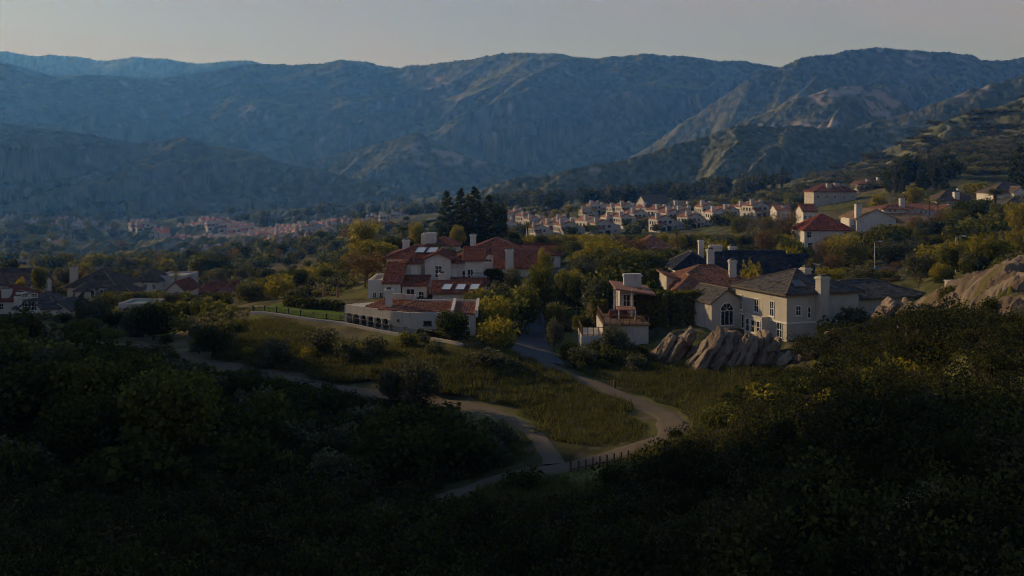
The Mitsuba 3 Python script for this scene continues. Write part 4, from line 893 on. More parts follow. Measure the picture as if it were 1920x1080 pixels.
# --- town houses: one built with its parts, then placed again and again
def town_unit(nm, wallc, roofc, two):
    s = House('unit_proto', 'x', org=(0, 0, 0), wall=wallc, roof=roofc)
    s.block(-4.2, 4.2, 0, 11, -3, 6.4, 'gy', .42, .3); s.windows('f', (4.6,), 3.2, 2.6, 2.3, door=True, frame='trim_dark'); s.windows('f', (.8, 3.2, 5.8), 6.6, 1.5, 1.7, frame='trim_dark'); s.windows('l', (1.5, 4.5, 7.5), 6.4, 1.5, 1.6, frame='trim_dark'); s.windows('l', (2, 6), 3.4, 1.7, 1.6, frame='trim_dark'); s.windows('r', (2, 6), 6.4, 1.3, 1.5)
    s.block(-4.2, -.4, -3, -.02, -3, 3.4, 'mono', .4, .25); s.windows('f', (.8,), 3.2, 2.2, 2.0, frame='trim_dark')
    if two: s.block(4.22, 8.6, 2.5, 10, -3, 4.8, 'mono', .34, .25, slope_to='r'); s.windows('f', (1.2,), 4.2, 1.4, 1.4)
    s.chimney(-3.0, 2.6, 2.0, 1.5, 5, 9.4, pots=0)
    if two: s.chimney(3.1, 5.5, 1.6, 1.4, 5, 9.2, pots=0)
    s.part('balcony', join([box(.2, 4.0, -1.3, -.02, 2.9, 3.1), box(.2, 4.0, -1.3, -1.2, 3.1, 4.0)]), wallc)
    s.done()
    g, n = {'type': 'shapegroup'}, {}
    for k in [k for k in scene if k == s.k or k.startswith(s.k + '__')]:
        d = scene.pop(k); d.pop('to_world', None)
        g[k[len(s.k) + 2:]] = d
    for k in [k for k in labels if k == s.k or k.startswith(s.k + '__')]: del labels[k]
    for k in [k for k in USED if k.startswith('unit_proto')]: del USED[k]
    scene[nm + '_kind'] = g; GROUPS[nm] = nm + '_kind'
town_unit('town_a', 'stucco_pale', 'tile_red', True)
town_unit('town_b', 'stucco_white', 'tile_terracotta', False)
town_unit('town_c', 'stucco_cream', 'tile_valley', True)
SITES = []
def town(name, unit, px, Y, label, group, yaw, s=1.0, sx=1.0):
    x = lat(px, Y); z = gz(x, Y); k = key(name)
    scene[k] = {'type': 'instance', 'to_world': T().translate([x, Y, z]).rotate([0, 0, 1], yaw).scale([s * sx, s, s]), 'kind': {'type': 'ref', 'id': GROUPS[unit]}}
    tag(k, label, 'house', group); SITES.append((x, Y + 4, 8 * s))
TROWS = [(950,403),(963,402),(977,402),(991,405),(956,417),(1004,411),(1022,411),(1014,427),(1040,421),(1058,413),(1068,427),(1086,419),(1102,402),(1118,397),(1138,397),(1158,399),(1178,401),(1197,401),(1113,421),(1133,425),(1152,415),(1176,417),(1201,413),(1222,407),(1248,413),(1266,419),(1288,419),(1248,429),(1303,427),(1330,417),(1352,427),(1374,429),(1402,424),(1426,428)]
ORD = ['first', 'second', 'third', 'fourth', 'fifth', 'sixth', 'seventh', 'eighth', 'ninth', 'tenth', 'eleventh', 'twelfth', 'thirteenth', 'fourteenth', 'fifteenth', 'sixteenth']
for nm, lo, hi in (('back', 0, 408), ('middle', 408, 420), ('front', 420, 999)):
    for i, (px, row) in enumerate(sorted(p for p in TROWS if lo <= p[1] < hi)):
        Y = float(np.clip(24.5 * F / (row + 10 - HY), 425, 640))
        town('town_house', rng.choice(['town_a', 'town_a', 'town_b']), px, Y, 'white town house with red roof and box chimneys, %s from left in the %s row' % (ORD[i], nm), 'white town houses in the middle distance', 24 + rng.uniform(-14, 10), rng.uniform(.72, .92), rng.uniform(.9, 1.15))
ROWC = lambda px: np.interp(px, [250, 330, 420, 480, 520, 560, 600, 640, 690, 760], [450, 446, 440, 432, 430, 428, 419, 411, 406, 402])
for j in range(3):
    for i in range(30):
        px = 254 + i * 13.2 + rng.uniform(-3, 3) + 5 * j
        if j == 2 and not (330 < px < 600): continue
        Y = float(np.interp(px, [250, 640], [1090, 880])) + 62 * (1 - j) + rng.uniform(-10, 10)
        town('valley_house', rng.choice(['town_c', 'town_c', 'town_a']), px, Y, 'small red-roofed house in the %s row across the hazy valley' % ('far', 'middle', 'near')[j], 'red-roofed houses across the valley', rng.choice([20, -60, 25]) + rng.uniform(-8, 8), rng.uniform(1.2, 1.5), 1.3)
for px, Y in [(690,800),(705,830),(722,790),(742,820),(760,860),(655,840),(668,800),(388,640),(410,700),(440,620),(500,560),(518,590),(540,600),(560,640),(585,620),(602,690),(622,720),(612,660),(480,660),(462,720),(528,520),(350,600)]:
    town('pale_house', rng.choice(['town_a', 'town_b']), px, Y, 'pale house half hidden by trees below the plateau at left', 'pale houses among the trees at left', rng.uniform(-40, 40), rng.uniform(.8, 1.0), 1.1)
for px, Y in [(12,1330),(28,1350),(112,1280),(128,1270),(150,1240),(178,1260),(60,1220),(95,1150),(205,1190),(145,1180),(100,900),(88,880)]:
    town('hill_foot_house', rng.choice(['town_a', 'town_c']), px, Y, 'tiny pale house among the woods at the foot of the left mountain', 'houses in the woods at far left', rng.uniform(-40, 40), rng.uniform(.9, 1.2), 1.2)
# ---------------------------------------------------------------- ways, lawn and walls on the ground
def strip(name, pl, half, col, label, lift=0.07, wav=0.15, mat='painted', rough_col=0.12):
    d = np.gradient(pl, axis=0); d /= np.linalg.norm(d, axis=1, keepdims=True)
    nrm = np.stack([-d[:, 1], d[:, 0]], 1); n = len(pl); k = 9
    V, C = [], []
    for i in range(n):
        for j in range(k):
            t = -1 + 2 * j / (k - 1)
            w = half * (1 + wav * (2 * vnoise(np.array([i * .35]), np.array([j > 4]) * 9.0, 400)[0] - 1))
            V.append(pl[i] + nrm[i] * t * w)
    V = np.array(V); z = ground_z(V[:, 0], V[:, 1]) + lift
    edge = np.tile(np.abs(np.linspace(-1, 1, k)) > .98, n)
    z[edge] -= 0.12
    g = fb(V[:, 0] / 1.1, V[:, 1] / 1.1, 4, 411); g2 = fb(V[:, 0] / .35, V[:, 1] / .35, 2, 417)
    C = np.array(col) * (1 + rough_col * 2.4 * (g - .5) + rough_col * (g2 - .5))[:, None]
    a = (np.arange(n - 1)[:, None] * k + np.arange(k - 1)).ravel()
    f = np.vstack([np.stack([a, a + 1, a + k + 1], 1), np.stack([a, a + k + 1, a + k], 1)])
    kk = obj(name, trimesh.Trimesh(np.column_stack([V, z]), f, process=False), 'painted', smooth=True, color=C)
    labels[kk] = {'label': label, 'kind': 'structure'}
    return kk
strip('dirt_road', ROAD, 1.45, (0.15, 0.122, 0.095), 'pale dirt road curving down past the gate fence')
strip('driveway', DRIVE, 3.0, (0.13, 0.13, 0.14), 'grey asphalt driveway between the hedges', wav=.03, rough_col=.1, lift=.09)
strip('trail', TRAIL, 0.95, (0.16, 0.13, 0.1), 'narrow dirt trail below the grassy bank', lift=.075)
strip('street', STREET, 3.2, (0.13, 0.13, 0.14), 'asphalt street behind the big tree', wav=.02)
strip('hill_street', RSTREET, 3.2, (0.2, 0.2, 0.2), 'grey asphalt street climbing at right', wav=.02)
def patch(name, poly, col, label, step=0.8, lift=0.05, kind='structure', amp=.25):
    P = np.array([pt(*p)[:2] for p in poly]); pg = Polygon(P)
    x0, y0, x1, y1 = pg.bounds
    n, mm = max(2, int((x1 - x0) / step)), max(2, int((y1 - y0) / step))
    X, Y = np.meshgrid(np.linspace(x0, x1, n), np.linspace(y0, y1, mm), indexing='ij')
    ins = shapely.contains_xy(pg.buffer(step * .3), X.ravel(), Y.ravel())
    z = ground_z(X.ravel(), Y.ravel()) + lift + .05 * fb(X.ravel() / .6, Y.ravel() / .6, 2, 431)
    a = (np.arange(n - 1)[:, None] * mm + np.arange(mm - 1)).ravel()
    f = np.vstack([np.stack([a, a + mm, a + mm + 1], 1), np.stack([a, a + mm + 1, a + 1], 1)])
    f = f[ins[f].all(1)]
    g = fb(X.ravel() / 2.5, Y.ravel() / 2.5, 4, 441); g2 = fb(X.ravel() / .7, Y.ravel() / .7, 2, 443)
    k = obj(name, trimesh.Trimesh(np.column_stack([X.ravel(), Y.ravel(), z]), f, process=False), 'painted', smooth=True, color=np.array(col) * (1 + amp * 2 * (g - .5) + amp * (g2 - .5))[:, None])
    labels[k] = {'label': label, 'kind': kind}
patch('lawn', [(477,581,138),(520,588,135),(580,597,131),(647,606,127.5),(650,592,133),(600,587,138),(550,584,141),(538,577,145),(552,568,151),(515,572,146)], (0.095, 0.135, 0.03), 'smooth green lawn terrace beside the pavilion')
patch('small_lawn', [(275,634,147),(330,636,146),(335,628,152),(280,626,153)], (0.09, 0.13, 0.03), 'strip of lawn under the big dark tree at left')
patch('hill_lawn', [(1868,330,440),(1925,333,435),(1930,322,470),(1872,321,470)], (0.10, 0.14, 0.04), 'bright lawn high on the right-hand hill', step=2.0, lift=.4)
patch('upper_lawn', [(626,538,172),(672,540,170),(676,528,184),(630,528,184)], (0.10, 0.14, 0.035), 'piece of lawn beside the upper villa wing')
patch('gravel_lot', [(252,500,660),(290,506,640),(330,500,660),(338,480,780),(318,468,900),(280,472,880),(262,468,930)], (0.27, 0.25, 0.22), 'pale bare lot in the valley at left', step=6, lift=1.5)
patch('left_drive', [(196,606,168),(246,606,168),(250,592,180),(205,590,182)], (0.34, 0.26, 0.22), 'pinkish paved driveway below the teal roof', lift=.1)
# low wall and iron fence along the lawn
d = np.gradient(FENCE, axis=0); d /= np.linalg.norm(d, axis=1, keepdims=True); nr = np.stack([d[:, 1], -d[:, 0]], 1)
FZ = ground_z(FENCE[:, 0], FENCE[:, 1])
ws = []
for i in range(0, len(FENCE) - 1):
    p, q = FENCE[i] + nr[i] * .5, FENCE[i + 1] + nr[i + 1] * .5
    v, f = wall_seg(p, q, 0, 1, .28); z = np.where(v[:, 2] > .5, (FZ[i] + FZ[i + 1]) / 2 + .3, FZ[i] - .8); v[:, 2] = z
    ws.append((v, f))
k = obj('retaining_wall', join(ws), 'concrete'); tag(k, 'low pale retaining wall at the top of the grassy bank', 'wall')
fk = key('iron_fence'); tag(fk, 'thin dark iron fence along the edge of the lawn', 'fence')
for i in range(0, len(FENCE), 3):
    x, y = FENCE[i]; obj('post', join([box(x - .05, x + .05, y - .05, y + .05, FZ[i] - .2, FZ[i] + 1.15)]), 'iron', fk)
for hh in (.15, 1.0): obj('rail', join([tube(np.column_stack([FENCE, FZ + hh]), [.03] * len(FENCE), 4)]), 'iron', fk)
bars = []
for p, q, za, zb_ in zip(FENCE[:-1], FENCE[1:], FZ[:-1], FZ[1:]):
    for t in (0.1, .3, .5, .7, .9):
        c = p + (q - p) * t; z = za + (zb_ - za) * t; bars.append(box(c[0] - .012, c[0] + .012, c[1] - .012, c[1] + .012, z + .15, z + 1.0))
k = obj('picket', join(bars), 'iron', fk); labels[k] = {'label': 'thin upright bars of the iron fence', 'kind': 'stuff'}
# wooden gate fence at the bottom of the road
fk = key('wooden_fence'); tag(fk, 'short dark wooden fence with one tall end post beside the dirt road', 'fence')
zf = gz(lat(1110, 73), 73)
def post(px, Y, hgt, w, parent, mat='wood', z=None):
    x = lat(px, Y); z = gz(x, Y) if z is None else z
    return obj('post', join([box(x - w, x + w, Y - w, Y + w, z - .4, z + hgt), (lambda v: (v, np.array([(0,1,4),(1,2,4),(2,3,4),(3,0,4)])))(np.array([(x-w,Y-w,z+hgt),(x+w,Y-w,z+hgt),(x+w,Y+w,z+hgt),(x-w,Y+w,z+hgt),(x,Y,z+hgt+.06)]))]), mat, parent)
post(1070, 73, 1.25, .075, fk)
for i in range(8): post(1085 + 13.3 * i, 73 + .25 * i, .75, .06, fk)
a_, b_ = np.array([lat(1070, 73), 73, 0]), np.array([lat(1180, 75), 75, 0])
for hh in (.18,): obj('rail', join([tube([[*(a_ + (b_ - a_) * t)[:2], gz(*(a_ + (b_ - a_) * t)[:2]) + hh] for t in np.linspace(0, 1, 6)], [.045] * 6, 5)]), 'wood', fk)
for px, Y, lb in ((1037, 106.0, 'short dark post standing on the left edge of the dirt road'), (1153, 102.0, 'short grey post on the right edge of the dirt road')):
    x = lat(px, Y); z = gz(x, Y)
    k = obj('marker_post', join([tube([[x, Y, z - .3], [x, Y, z + .85]], [.16, .14], 8), tube([[x, Y, z + .85], [x, Y, z + .95]], [.17, .08], 8)]), 'wood'); tag(k, lb, 'post')
# ---------------------------------------------------------------- sandstone
def sandstone(name, label, px, row, Y, rx, ry, rz, tilt, seed, sub=5, dipc=1.0, zoff=0.0):
    ico = trimesh.creation.icosphere(sub, 1.0); v = ico.vertices
    u = np.sign(v) * np.abs(v) ** 0.75
    p = u * [rx, ry, rz]
    ca, sa = math.cos(tilt), math.sin(tilt)
    nb = np.array([ca, 0.25, -sa]); nb /= np.linalg.norm(nb)                # across the bedding
    w = (fb(p[:, 0] * .25 + seed, p[:, 1] * .25 + p[:, 2] * .2, 3, seed) - .5) * 2.2
    s = (p @ nb + w) * dipc / 1.5
    fr = s - np.floor(s)
    step = np.minimum(fr / .72, 1) - sst(.76, .98, fr) * 1.0
    strength = .5 + RVAL[np.floor(s).astype(int) & 4095, 1]
    rough_ = fb(p[:, 0] * .9, p[:, 2] * .9 + p[:, 1] * .7, 4, seed + 3) - .5
    big = fb(p[:, 0] * .22, p[:, 2] * .22 + p[:, 1] * .2, 2, seed + 5) - .5
    crack = sst(.86, .97, ridged(p[:, 0] * .3 + p[:, 2] * .35, p[:, 1] * .3 - p[:, 2] * .25, seed + 8))
    disp = (step * strength - .3) * .55 + rough_ * .6 + big * 2.4 - crack * .5
    p = p + v * disp[:, None] * min(1.0, rz / 2.6)
    c0 = pt(px, row, Y) + [0, 0, zoff]
    col = mix((0.20, 0.145, 0.105), (0.36, 0.28, 0.215), sst(.3, .7, fb(p[:, 0] * .6, p[:, 2] * .6 + p[:, 1] * .4, 4, seed + 11)))
    col = mix(col, (0.14, 0.1, 0.075), sst(.55, .8, fb(p[:, 0] * 1.4 + 9, p[:, 2] * .5, 3, seed + 15)) * .55)
    k = obj(name, trimesh.Trimesh(p + c0, ico.faces, process=False), 'painted', smooth=True, color=col)
    tag(k, label, 'rock'); return k
def slabs(name, label, L, seed):
    """a cliff of tilted sandstone beds: long worn slabs leaning together with dark gaps between them (column, row, distance, half length, half thickness, half depth, lean)"""
    vs, fs, cs, n = [], [], [], 0
    for i, (px, row, Y, a, t, dpt, lean) in enumerate(L):
        ico = trimesh.creation.icosphere(4, 1.0); v = ico.vertices
        p = np.sign(v) * np.abs(v) ** .55 * [a, dpt, t]
        q = p + seed * 3.1 + i * 5.7
        led = fb(q[:, 0] * .35, q[:, 1] * .5 + q[:, 2] * .4, 3, seed + i) - .5
        pit = fb(q[:, 0] * 1.6, q[:, 2] * 1.6 + q[:, 1] * 1.2, 3, seed + i + 4) - .5
        groove = sst(.84, .97, ridged(q[:, 0] * .45, q[:, 1] * .5 + q[:, 2] * .8, seed + i + 7))
        p = p + v * (led * .8 + pit * .5 - groove * .35)[:, None]
        ca, sa = math.cos(lean), math.sin(lean)
        w = np.stack([p[:, 0] * ca - p[:, 2] * sa, p[:, 1] + .35 * p[:, 0], p[:, 0] * sa + p[:, 2] * ca], 1)
        col = mix((0.15, 0.112, 0.085), (0.285, 0.225, 0.178), sst(.3, .7, fb(q[:, 0] * .5, q[:, 2] * .9 + q[:, 1] * .6, 4, seed + i + 11)))
        col = mix(col, (0.12, 0.09, 0.07), sst(.56, .8, fb(q[:, 0] * .9 + 9, q[:, 2] * 1.7 + q[:, 1], 3, seed + i + 15)) * .5)
        vs.append(w + pt(px, row, Y)); fs.append(ico.faces + n); cs.append(col); n += len(w)
    k = obj(name, trimesh.Trimesh(np.vstack(vs), np.vstack(fs), process=False), 'painted', smooth=False, color=np.vstack(cs)); tag(k, label, 'rock')
def bed(px0, px1, r0, r1, Y, n, a, t, lean, seed, dp=1.5):
    r = np.random.RandomState(seed); out = []
    for i in range(n):
        u = (i + r.rand() * .6) / n
        out.append((px0 + (px1 - px0) * u, r0 + (r1 - r0) * r.rand(), Y + r.normal() * .7, a * (.7 + .6 * r.rand()), t * (.7 + .7 * r.rand()), dp * (.8 + .5 * r.rand()), lean + r.normal() * .08))
    return out
slabs('sandstone_cliff', 'largest tan sandstone cliff of diagonal slabs below the cream house', bed(1304, 1398, 668, 690, 110, 9, 3.0, .5, 1.0, 21) + bed(1318, 1392, 652, 664, 112.3, 4, 2.4, .7, .9, 22), 21)
slabs('sandstone_cliff', 'dark brown sandstone knob left of the largest cliff', bed(1224, 1292, 655, 680, 114.5, 7, 2.5, .6, .95, 31), 31)
slabs('sandstone_cliff', 'bulging sandstone face right of the largest cliff, under the terrace edge', bed(1402, 1446, 668, 690, 110.5, 5, 2.7, .6, 1.15, 41), 41)
slabs('sandstone_cliff', 'crumbly low sandstone ledge right of the cliff foot', bed(1450, 1530, 676, 704, 107.8, 8, 1.4, .4, .9, 51, 1.1), 51)
sandstone('sandstone_outcrop', 'lone reddish slab among scrub on the slope right of the cream house', 1567, 648, 108, 1.5, 1.2, 1.9, .8, 29, 5)
def rock_sheet(name, label, poly, seed, step=.28, dip=(.8, .55), amp=1.0):
    """bare sandstone lying on a slope: beds that run diagonally across it, broken by joints, its rim ragged"""
    P = np.array([(lat(px, Y), Y) for px, Y in poly]); pg = Polygon(P); x0, y0, x1, y1 = pg.bounds
    n, m_ = int((x1 - x0) / step), int((y1 - y0) / step)
    X, Yg = np.meshgrid(np.linspace(x0, x1, n), np.linspace(y0, y1, m_), indexing='ij'); X, Yg = X.ravel(), Yg.ravel()
    ds = shapely.distance(shapely.points(X, Yg), pg.exterior); ins = shapely.contains_xy(pg, X, Yg)
    ds = np.where(ins, ds, -ds) + (fb(X / 2.2, Yg / 2.2, 4, seed) - .5) * 5.0
    w = (fb(X / 5, Yg / 5, 3, seed + 2) - .5) * 4
    s_ = (X * dip[0] + Yg * dip[1] + w) / 1.7; fr = s_ - np.floor(s_)
    bedh = (np.minimum(fr / .75, 1) - sst(.78, .97, fr)) * (.25 + .9 * RVAL[np.floor(s_).astype(int) & 4095, 1])
    joint = sst(.86, .96, ridged(X / 3.1, Yg / 3.1, seed + 5))
    z = ground_z(X, Yg) - .5 + np.minimum(sst(-.3, 1.6, ds) * 1.25, 1.25) + amp * (bedh * .8 - joint * .5 + (fb(X / 4, Yg / 4, 3, seed + 7) - .5) * 1.6 + (fb(X / .8, Yg / .8, 3, seed + 9) - .5) * .45) * sst(-.2, 1.2, ds)
    keep = ds > -.6
    ia = (np.arange(n - 1)[:, None] * m_ + np.arange(m_ - 1)).ravel()
    f = np.vstack([np.stack([ia, ia + m_, ia + m_ + 1], 1), np.stack([ia, ia + m_ + 1, ia + 1], 1)]); f = f[keep[f].all(1)]
    col = mix((0.11, 0.083, 0.065), (0.215, 0.172, 0.138), sst(.3, .7, fb(X / 1.7, Yg / 1.7, 4, seed + 11)))
    col = mix(col, (0.11, 0.085, 0.06), sst(.56, .76, fb(X / 1.1 + 9, Yg / 2.2, 4, seed + 13)) * .6)
    col = mix(col, (0.1, 0.1, 0.035), sst(.6, .68, fb(X / 2.4, Yg / 2.4, 4, seed + 15)) * .85)
    k = obj(name, trimesh.Trimesh(np.column_stack([X, Yg, z]), f, process=False), 'painted', smooth=False, color=col); tag(k, label, 'rock'); return k
rock_sheet('sandstone_slope', 'broad bare sandstone slope climbing to the right edge', [(1640, 108), (1700, 105), (1770, 99), (1830, 91), (1890, 84), (1960, 78), (1960, 63), (1900, 65), (1845, 71), (1790, 80), (1730, 90), (1670, 99)], 81)
slabs('sandstone_outcrop', 'knobbly sandstone outcrop at the right end of the dark-roofed wing', bed(1650, 1712, 582, 602, 105, 7, 1.4, .45, .75, 61, 1.1), 61)
slabs('boulder', 'squarish brown boulder perched on top of the slope at the right edge', [(1903, 499, 79, .8, .45, .8, .1), (1912, 493, 79.3, .6, .3, .7, .3)], 101)
slabs('boulder', 'pinkish boulder on the crest of the left mound', bed(50, 76, 628, 636, 104, 4, 1.1, .4, .5, 103, .9), 103)
slabs('boulder', 'flat tan rock at the left edge of the mound', bed(-4, 22, 642, 652, 102, 3, 1.3, .4, .4, 105, 1.0), 105)
slabs('boulder', 'small grey boulder on the dark face of the left mound', [(72, 686, 92, .8, .5, .6, .9), (77, 690, 91.8, .5, .4, .5, .7)], 107)
# ---------------------------------------------------------------- clipped hedges
def hedge(label, P, wid, top, cols, seed, size=.34, dens=34, group=None, base=None):
    P = np.array(P, float); r = np.random.RandomState(seed); V = []; Cn = []
    pts, nn = [], []
    for p, q in zip(P[:-1], P[1:]):
        L = np.linalg.norm(q - p); dd = (q - p) / L; n = np.array([dd[1], -dd[0]])
        zb = gz(*((p + q) / 2)) - .2 if base is None else base
        H = top - zb
        Cn.append(wall_seg(p + dd * .25 - n * 0, q - dd * .25 - n * 0, zb - .5, top - .35, 1)); Cn[-1][0][:, :2] = np.array([p + n * (wid/2 - .35), q + n * (wid/2 - .35), q - n * (wid/2 - .35), p - n * (wid/2 - .35)] * 2)
        for area, fn in ((L * H, lambda a, b: (p + dd * L * a + n * wid / 2, zb + H * b, n, 0)), (L * H, lambda a, b: (p + dd * L * a - n * wid / 2, zb + H * b, -n, 0)), (L * wid * 1.5, lambda a, b: (p + dd * L * a + n * wid * (b - .5), top, n * 0, 1)),
                         (wid * H, lambda a, b: (p + n * wid * (a - .5), zb + H * b, -dd, 0)), (wid * H, lambda a, b: (q + n * wid * (a - .5), zb + H * b, dd, 0))):
            for _ in range(int(area * dens)):
                xy, z, m2, up = fn(r.rand(), r.rand()); pts.append([xy[0], xy[1], z]); nn.append([m2[0], m2[1], up])
    pts, nn = np.array(pts), np.array(nn)
    b = meshkit.fbm(pts * .55, 3, seed) - .5
    c = pts + nn * (b * 1.5 + r.normal(size=len(pts)) * .1)[:, None]
    N = len(c); n2 = nn * .8 + r.normal(size=(N, 3)) * .7; n2 /= np.linalg.norm(n2, axis=1, keepdims=True)
    a = np.cross(n2, r.normal(size=(N, 3))); a /= np.linalg.norm(a, axis=1, keepdims=True); bb = np.cross(n2, a)
    s = size * (.6 + .8 * r.rand(N))[:, None]
    q4 = np.stack([c - a * s / 2, c - bb * s / 2, c + a * s / 2, c + bb * s / 2], 1).reshape(-1, 3)
    i = np.arange(N) * 4
    f = np.vstack([np.stack([i, i + 1, i + 2], 1), np.stack([i, i + 2, i + 3], 1)])
    t = r.rand(N)[:, None]; col = (np.array(cols[0]) * (1 - t) + np.array(cols[2]) * t) * (.75 + .5 * r.rand(N))[:, None]
    k = key('hedge'); tag(k, label, 'hedge', group)
    obj('foliage', trimesh.Trimesh(q4, f, process=False), 'foliage', k, color=np.repeat(col, 4, 0))
    obj('light_blocking_core', join(Cn), 'bark', k)  # solid core added inside the leaves, stands for twigs and blocks light
hp = lambda px, Y: np.array([lat(px, Y), Y])
hedge('tall clipped hedge behind the terrace house', [hp(1128, 153), hp(1245, 156)], 4.2, rowz(507, 154), MID, 301)
hedge('long dark clipped hedge in front of the terracotta-roofed house', [hp(1202, 131), hp(1262, 128.5), hp(1378, 127.5)], 3.4, rowz(549, 128), MID, 303)
hedge('thin dark hedge on the right of the large villa', [hp(912, 158), hp(940, 158)], 3, rowz(508, 158), DARK, 305)
hedge('low hedge curving round the patio by the lawn', [hp(541, 144), hp(560, 140.5), hp(600, 138), hp(640, 136)], 1.6, gz(lat(590, 139), 139) + 1.1, DARK, 307)
hedge('low hedge along the foot of the pavilion', [hp(786, 117.3), hp(872, 115)], 1.2, gz(lat(830, 116.5), 116.5) + .7, DARK, 309)
hedge('dark hedge below the white gabled house', [hp(1742, 262), hp(1810, 258)], 6, rowz(418, 260), DARK, 311, size=.6, dens=8)
hedge('small square hedge left of the terrace house', [hp(1107, 136), hp(1130, 137)], 2.2, rowz(563, 136), MID, 313)
# ---------------------------------------------------------------- patio things, car, poles
def parasol(px, Y, label):
    x = lat(px, Y); z = gz(x, Y); k = key('closed_parasol'); tag(k, label, 'parasol')
    obj('pole', join([tube([[x, Y, z - .1], [x, Y, z + 2.9]], [.035, .035], 6)]), 'trim_white', k)
    c = trimesh.creation.revolve(np.array([[.02, 2.85], [.1, 2.6], [.17, 1.9], [.22, 1.25], [.12, 1.15], [.03, 1.2]]), sections=10)
    c.vertices[:, :2] *= 1 + .18 * np.sin(5 * np.arctan2(c.vertices[:, 1], c.vertices[:, 0]))[:, None]; c.apply_translation([x, Y, z]); obj('canopy', c, 'tile_terracotta', k)
    obj('base', join([box(x - .3, x + .3, Y - .3, Y + .3, z - .05, z + .12)]), 'concrete', k)
parasol(607, 143, 'closed reddish parasol at the left of the patio'); parasol(633, 141, 'closed reddish parasol nearest the pavilion')
def lounger(px, Y, rz, label):
    x = lat(px, Y); z = gz(x, Y); to = T().translate([x, Y, z]).rotate([0, 0, 1], rz); k = key('lounge_chair'); tag(k, label, 'lounge chair')
    obj('seat', join([box(-.35, .35, -.9, .35, .36, .44)]), 'tile_terracotta', k, to)
    v = np.array([(-.35,.36,.4),(.35,.36,.4),(.35,.85,1.0),(-.35,.85,1.0)]); obj('backrest', join([poly_slab(v, .08)]), 'tile_terracotta', k, to)
    for sx in (-.3, .3):
        for sy in (-.8, .25): obj('leg', join([box(sx - .03, sx + .03, sy - .03, sy + .03, -.05, .355)]), 'wood', k, to)
for px, Y, rz, lb in ((603, 140.5, 30, 'leftmost reddish lounge chair on the patio'), (614, 139.6, 10, 'second reddish lounge chair from the left on the patio'), (626, 139, -15, 'third reddish lounge chair from the left on the patio'), (639, 138.4, 20, 'reddish lounge chair nearest the pavilion')): lounger(px, Y, rz, lb)
def sofa(px, Y, z, label):
    x = lat(px, Y); to = T().translate([x, Y, z]); k = key('sofa'); tag(k, label, 'sofa')
    obj('seat', join([box(-1.1, 1.1, -.4, .4, .12, .45)]), 'tile_red', k, to); obj('backrest', join([box(-1.1, 1.1, .405, .62, .12, .95)]), 'tile_red', k, to)
    for sx in (-1.25, 1.105): obj('armrest', join([box(sx, sx + .14, -.4, .6, .12, .68)]), 'tile_red', k, to)
sofa(1160, 126.5, 3.82, 'dark red sofa on the deck of the terrace house')
def car(px, Y, rz, label):
    x = lat(px, Y); z = gz(x, Y) + .1; to = T().translate([x, Y, z]).rotate([0, 0, 1], rz); k = key('parked_car'); tag(k, label, 'car')
    pr = Polygon([(-2.2, .35), (2.2, .35), (2.25, .75), (1.3, .95), (.7, 1.42), (-1.0, 1.45), (-1.7, 1.0), (-2.2, .92)])
    b = trimesh.creation.extrude_polygon(pr, 1.7, engine='earcut'); b.vertices = b.vertices[:, [0, 2, 1]] - [0, .85, 0]; obj('body', b, 'iron', k, to)
    w = Polygon([(1.15, .98), (.68, 1.36), (-.95, 1.38), (-1.5, 1.02)]); g = trimesh.creation.extrude_polygon(w, 1.72, engine='earcut'); g.vertices = g.vertices[:, [0, 2, 1]] - [0, .86, 0]; obj('window', g, 'pane', k, to)
    for sx in (-1.35, 1.35):
        for sy in (-.78, .78): obj('wheel', join([tube([[sx, sy - .1, .33], [sx, sy + .1, .33]], [.33, .33], 12)]), 'bark', k, to)
car(1688, 217, 70, 'dark car parked on the street at right')
def pole(px, Y, hgt, label):
    x = lat(px, Y); z = gz(x, Y); k = key('street_lamp'); tag(k, label, 'street lamp')
    obj('pole', join([tube([[x, Y, z - .3], [x, Y, z + hgt]], [.09, .06], 7), tube([[x, Y, z + hgt], [x + .7, Y, z + hgt + .25], [x + 1.2, Y, z + hgt + .25]], [.04, .04, .03], 5)]), 'trim_white', k)
    obj('lamp', join([box(x + 1.1, x + 1.6, Y - .12, Y + .12, z + hgt + .16, z + hgt + .29)]), 'trim_white', k)
pole(1640, 205, 6.0, 'thin pale street lamp left of the right-hand street'); pole(1792, 150, 5.5, 'thin pale street lamp in front of the bamboo')
x, Y = lat(1785, 96), 96.0; z = gz(x, Y)
k = key('utility_box'); tag(k, 'small pale utility box on the slope at right', 'utility box')
obj('cabinet', join([box(x - .55, x + .55, Y - .4, Y + .4, z - .2, z + 1.25)]), 'concrete', k); obj('lid', join([box(x - .62, x + .62, Y - .47, Y + .47, z + 1.255, z + 1.34)]), 'concrete', k)
fk = key('trellis_fence'); tag(fk, 'pale trellis fence beside the right-hand street', 'fence')
for i in range(9):
    x, y = lat(1700 + 5 * i, 200 - i), 200.0 - i; z = gz(x, y); obj('post', join([box(x - .06, x + .06, y - .06, y + .06, z - .2, z + 2.0)]), 'trim_white', fk)
for hh in (.4, 1.0, 1.6, 1.95): obj('rail', join([tube([[lat(1700, 200), 200, gz(lat(1700, 200), 200) + hh], [lat(1740, 192), 192, gz(lat(1740, 192), 192) + hh]], [.05, .05], 4)]), 'trim_white', fk)
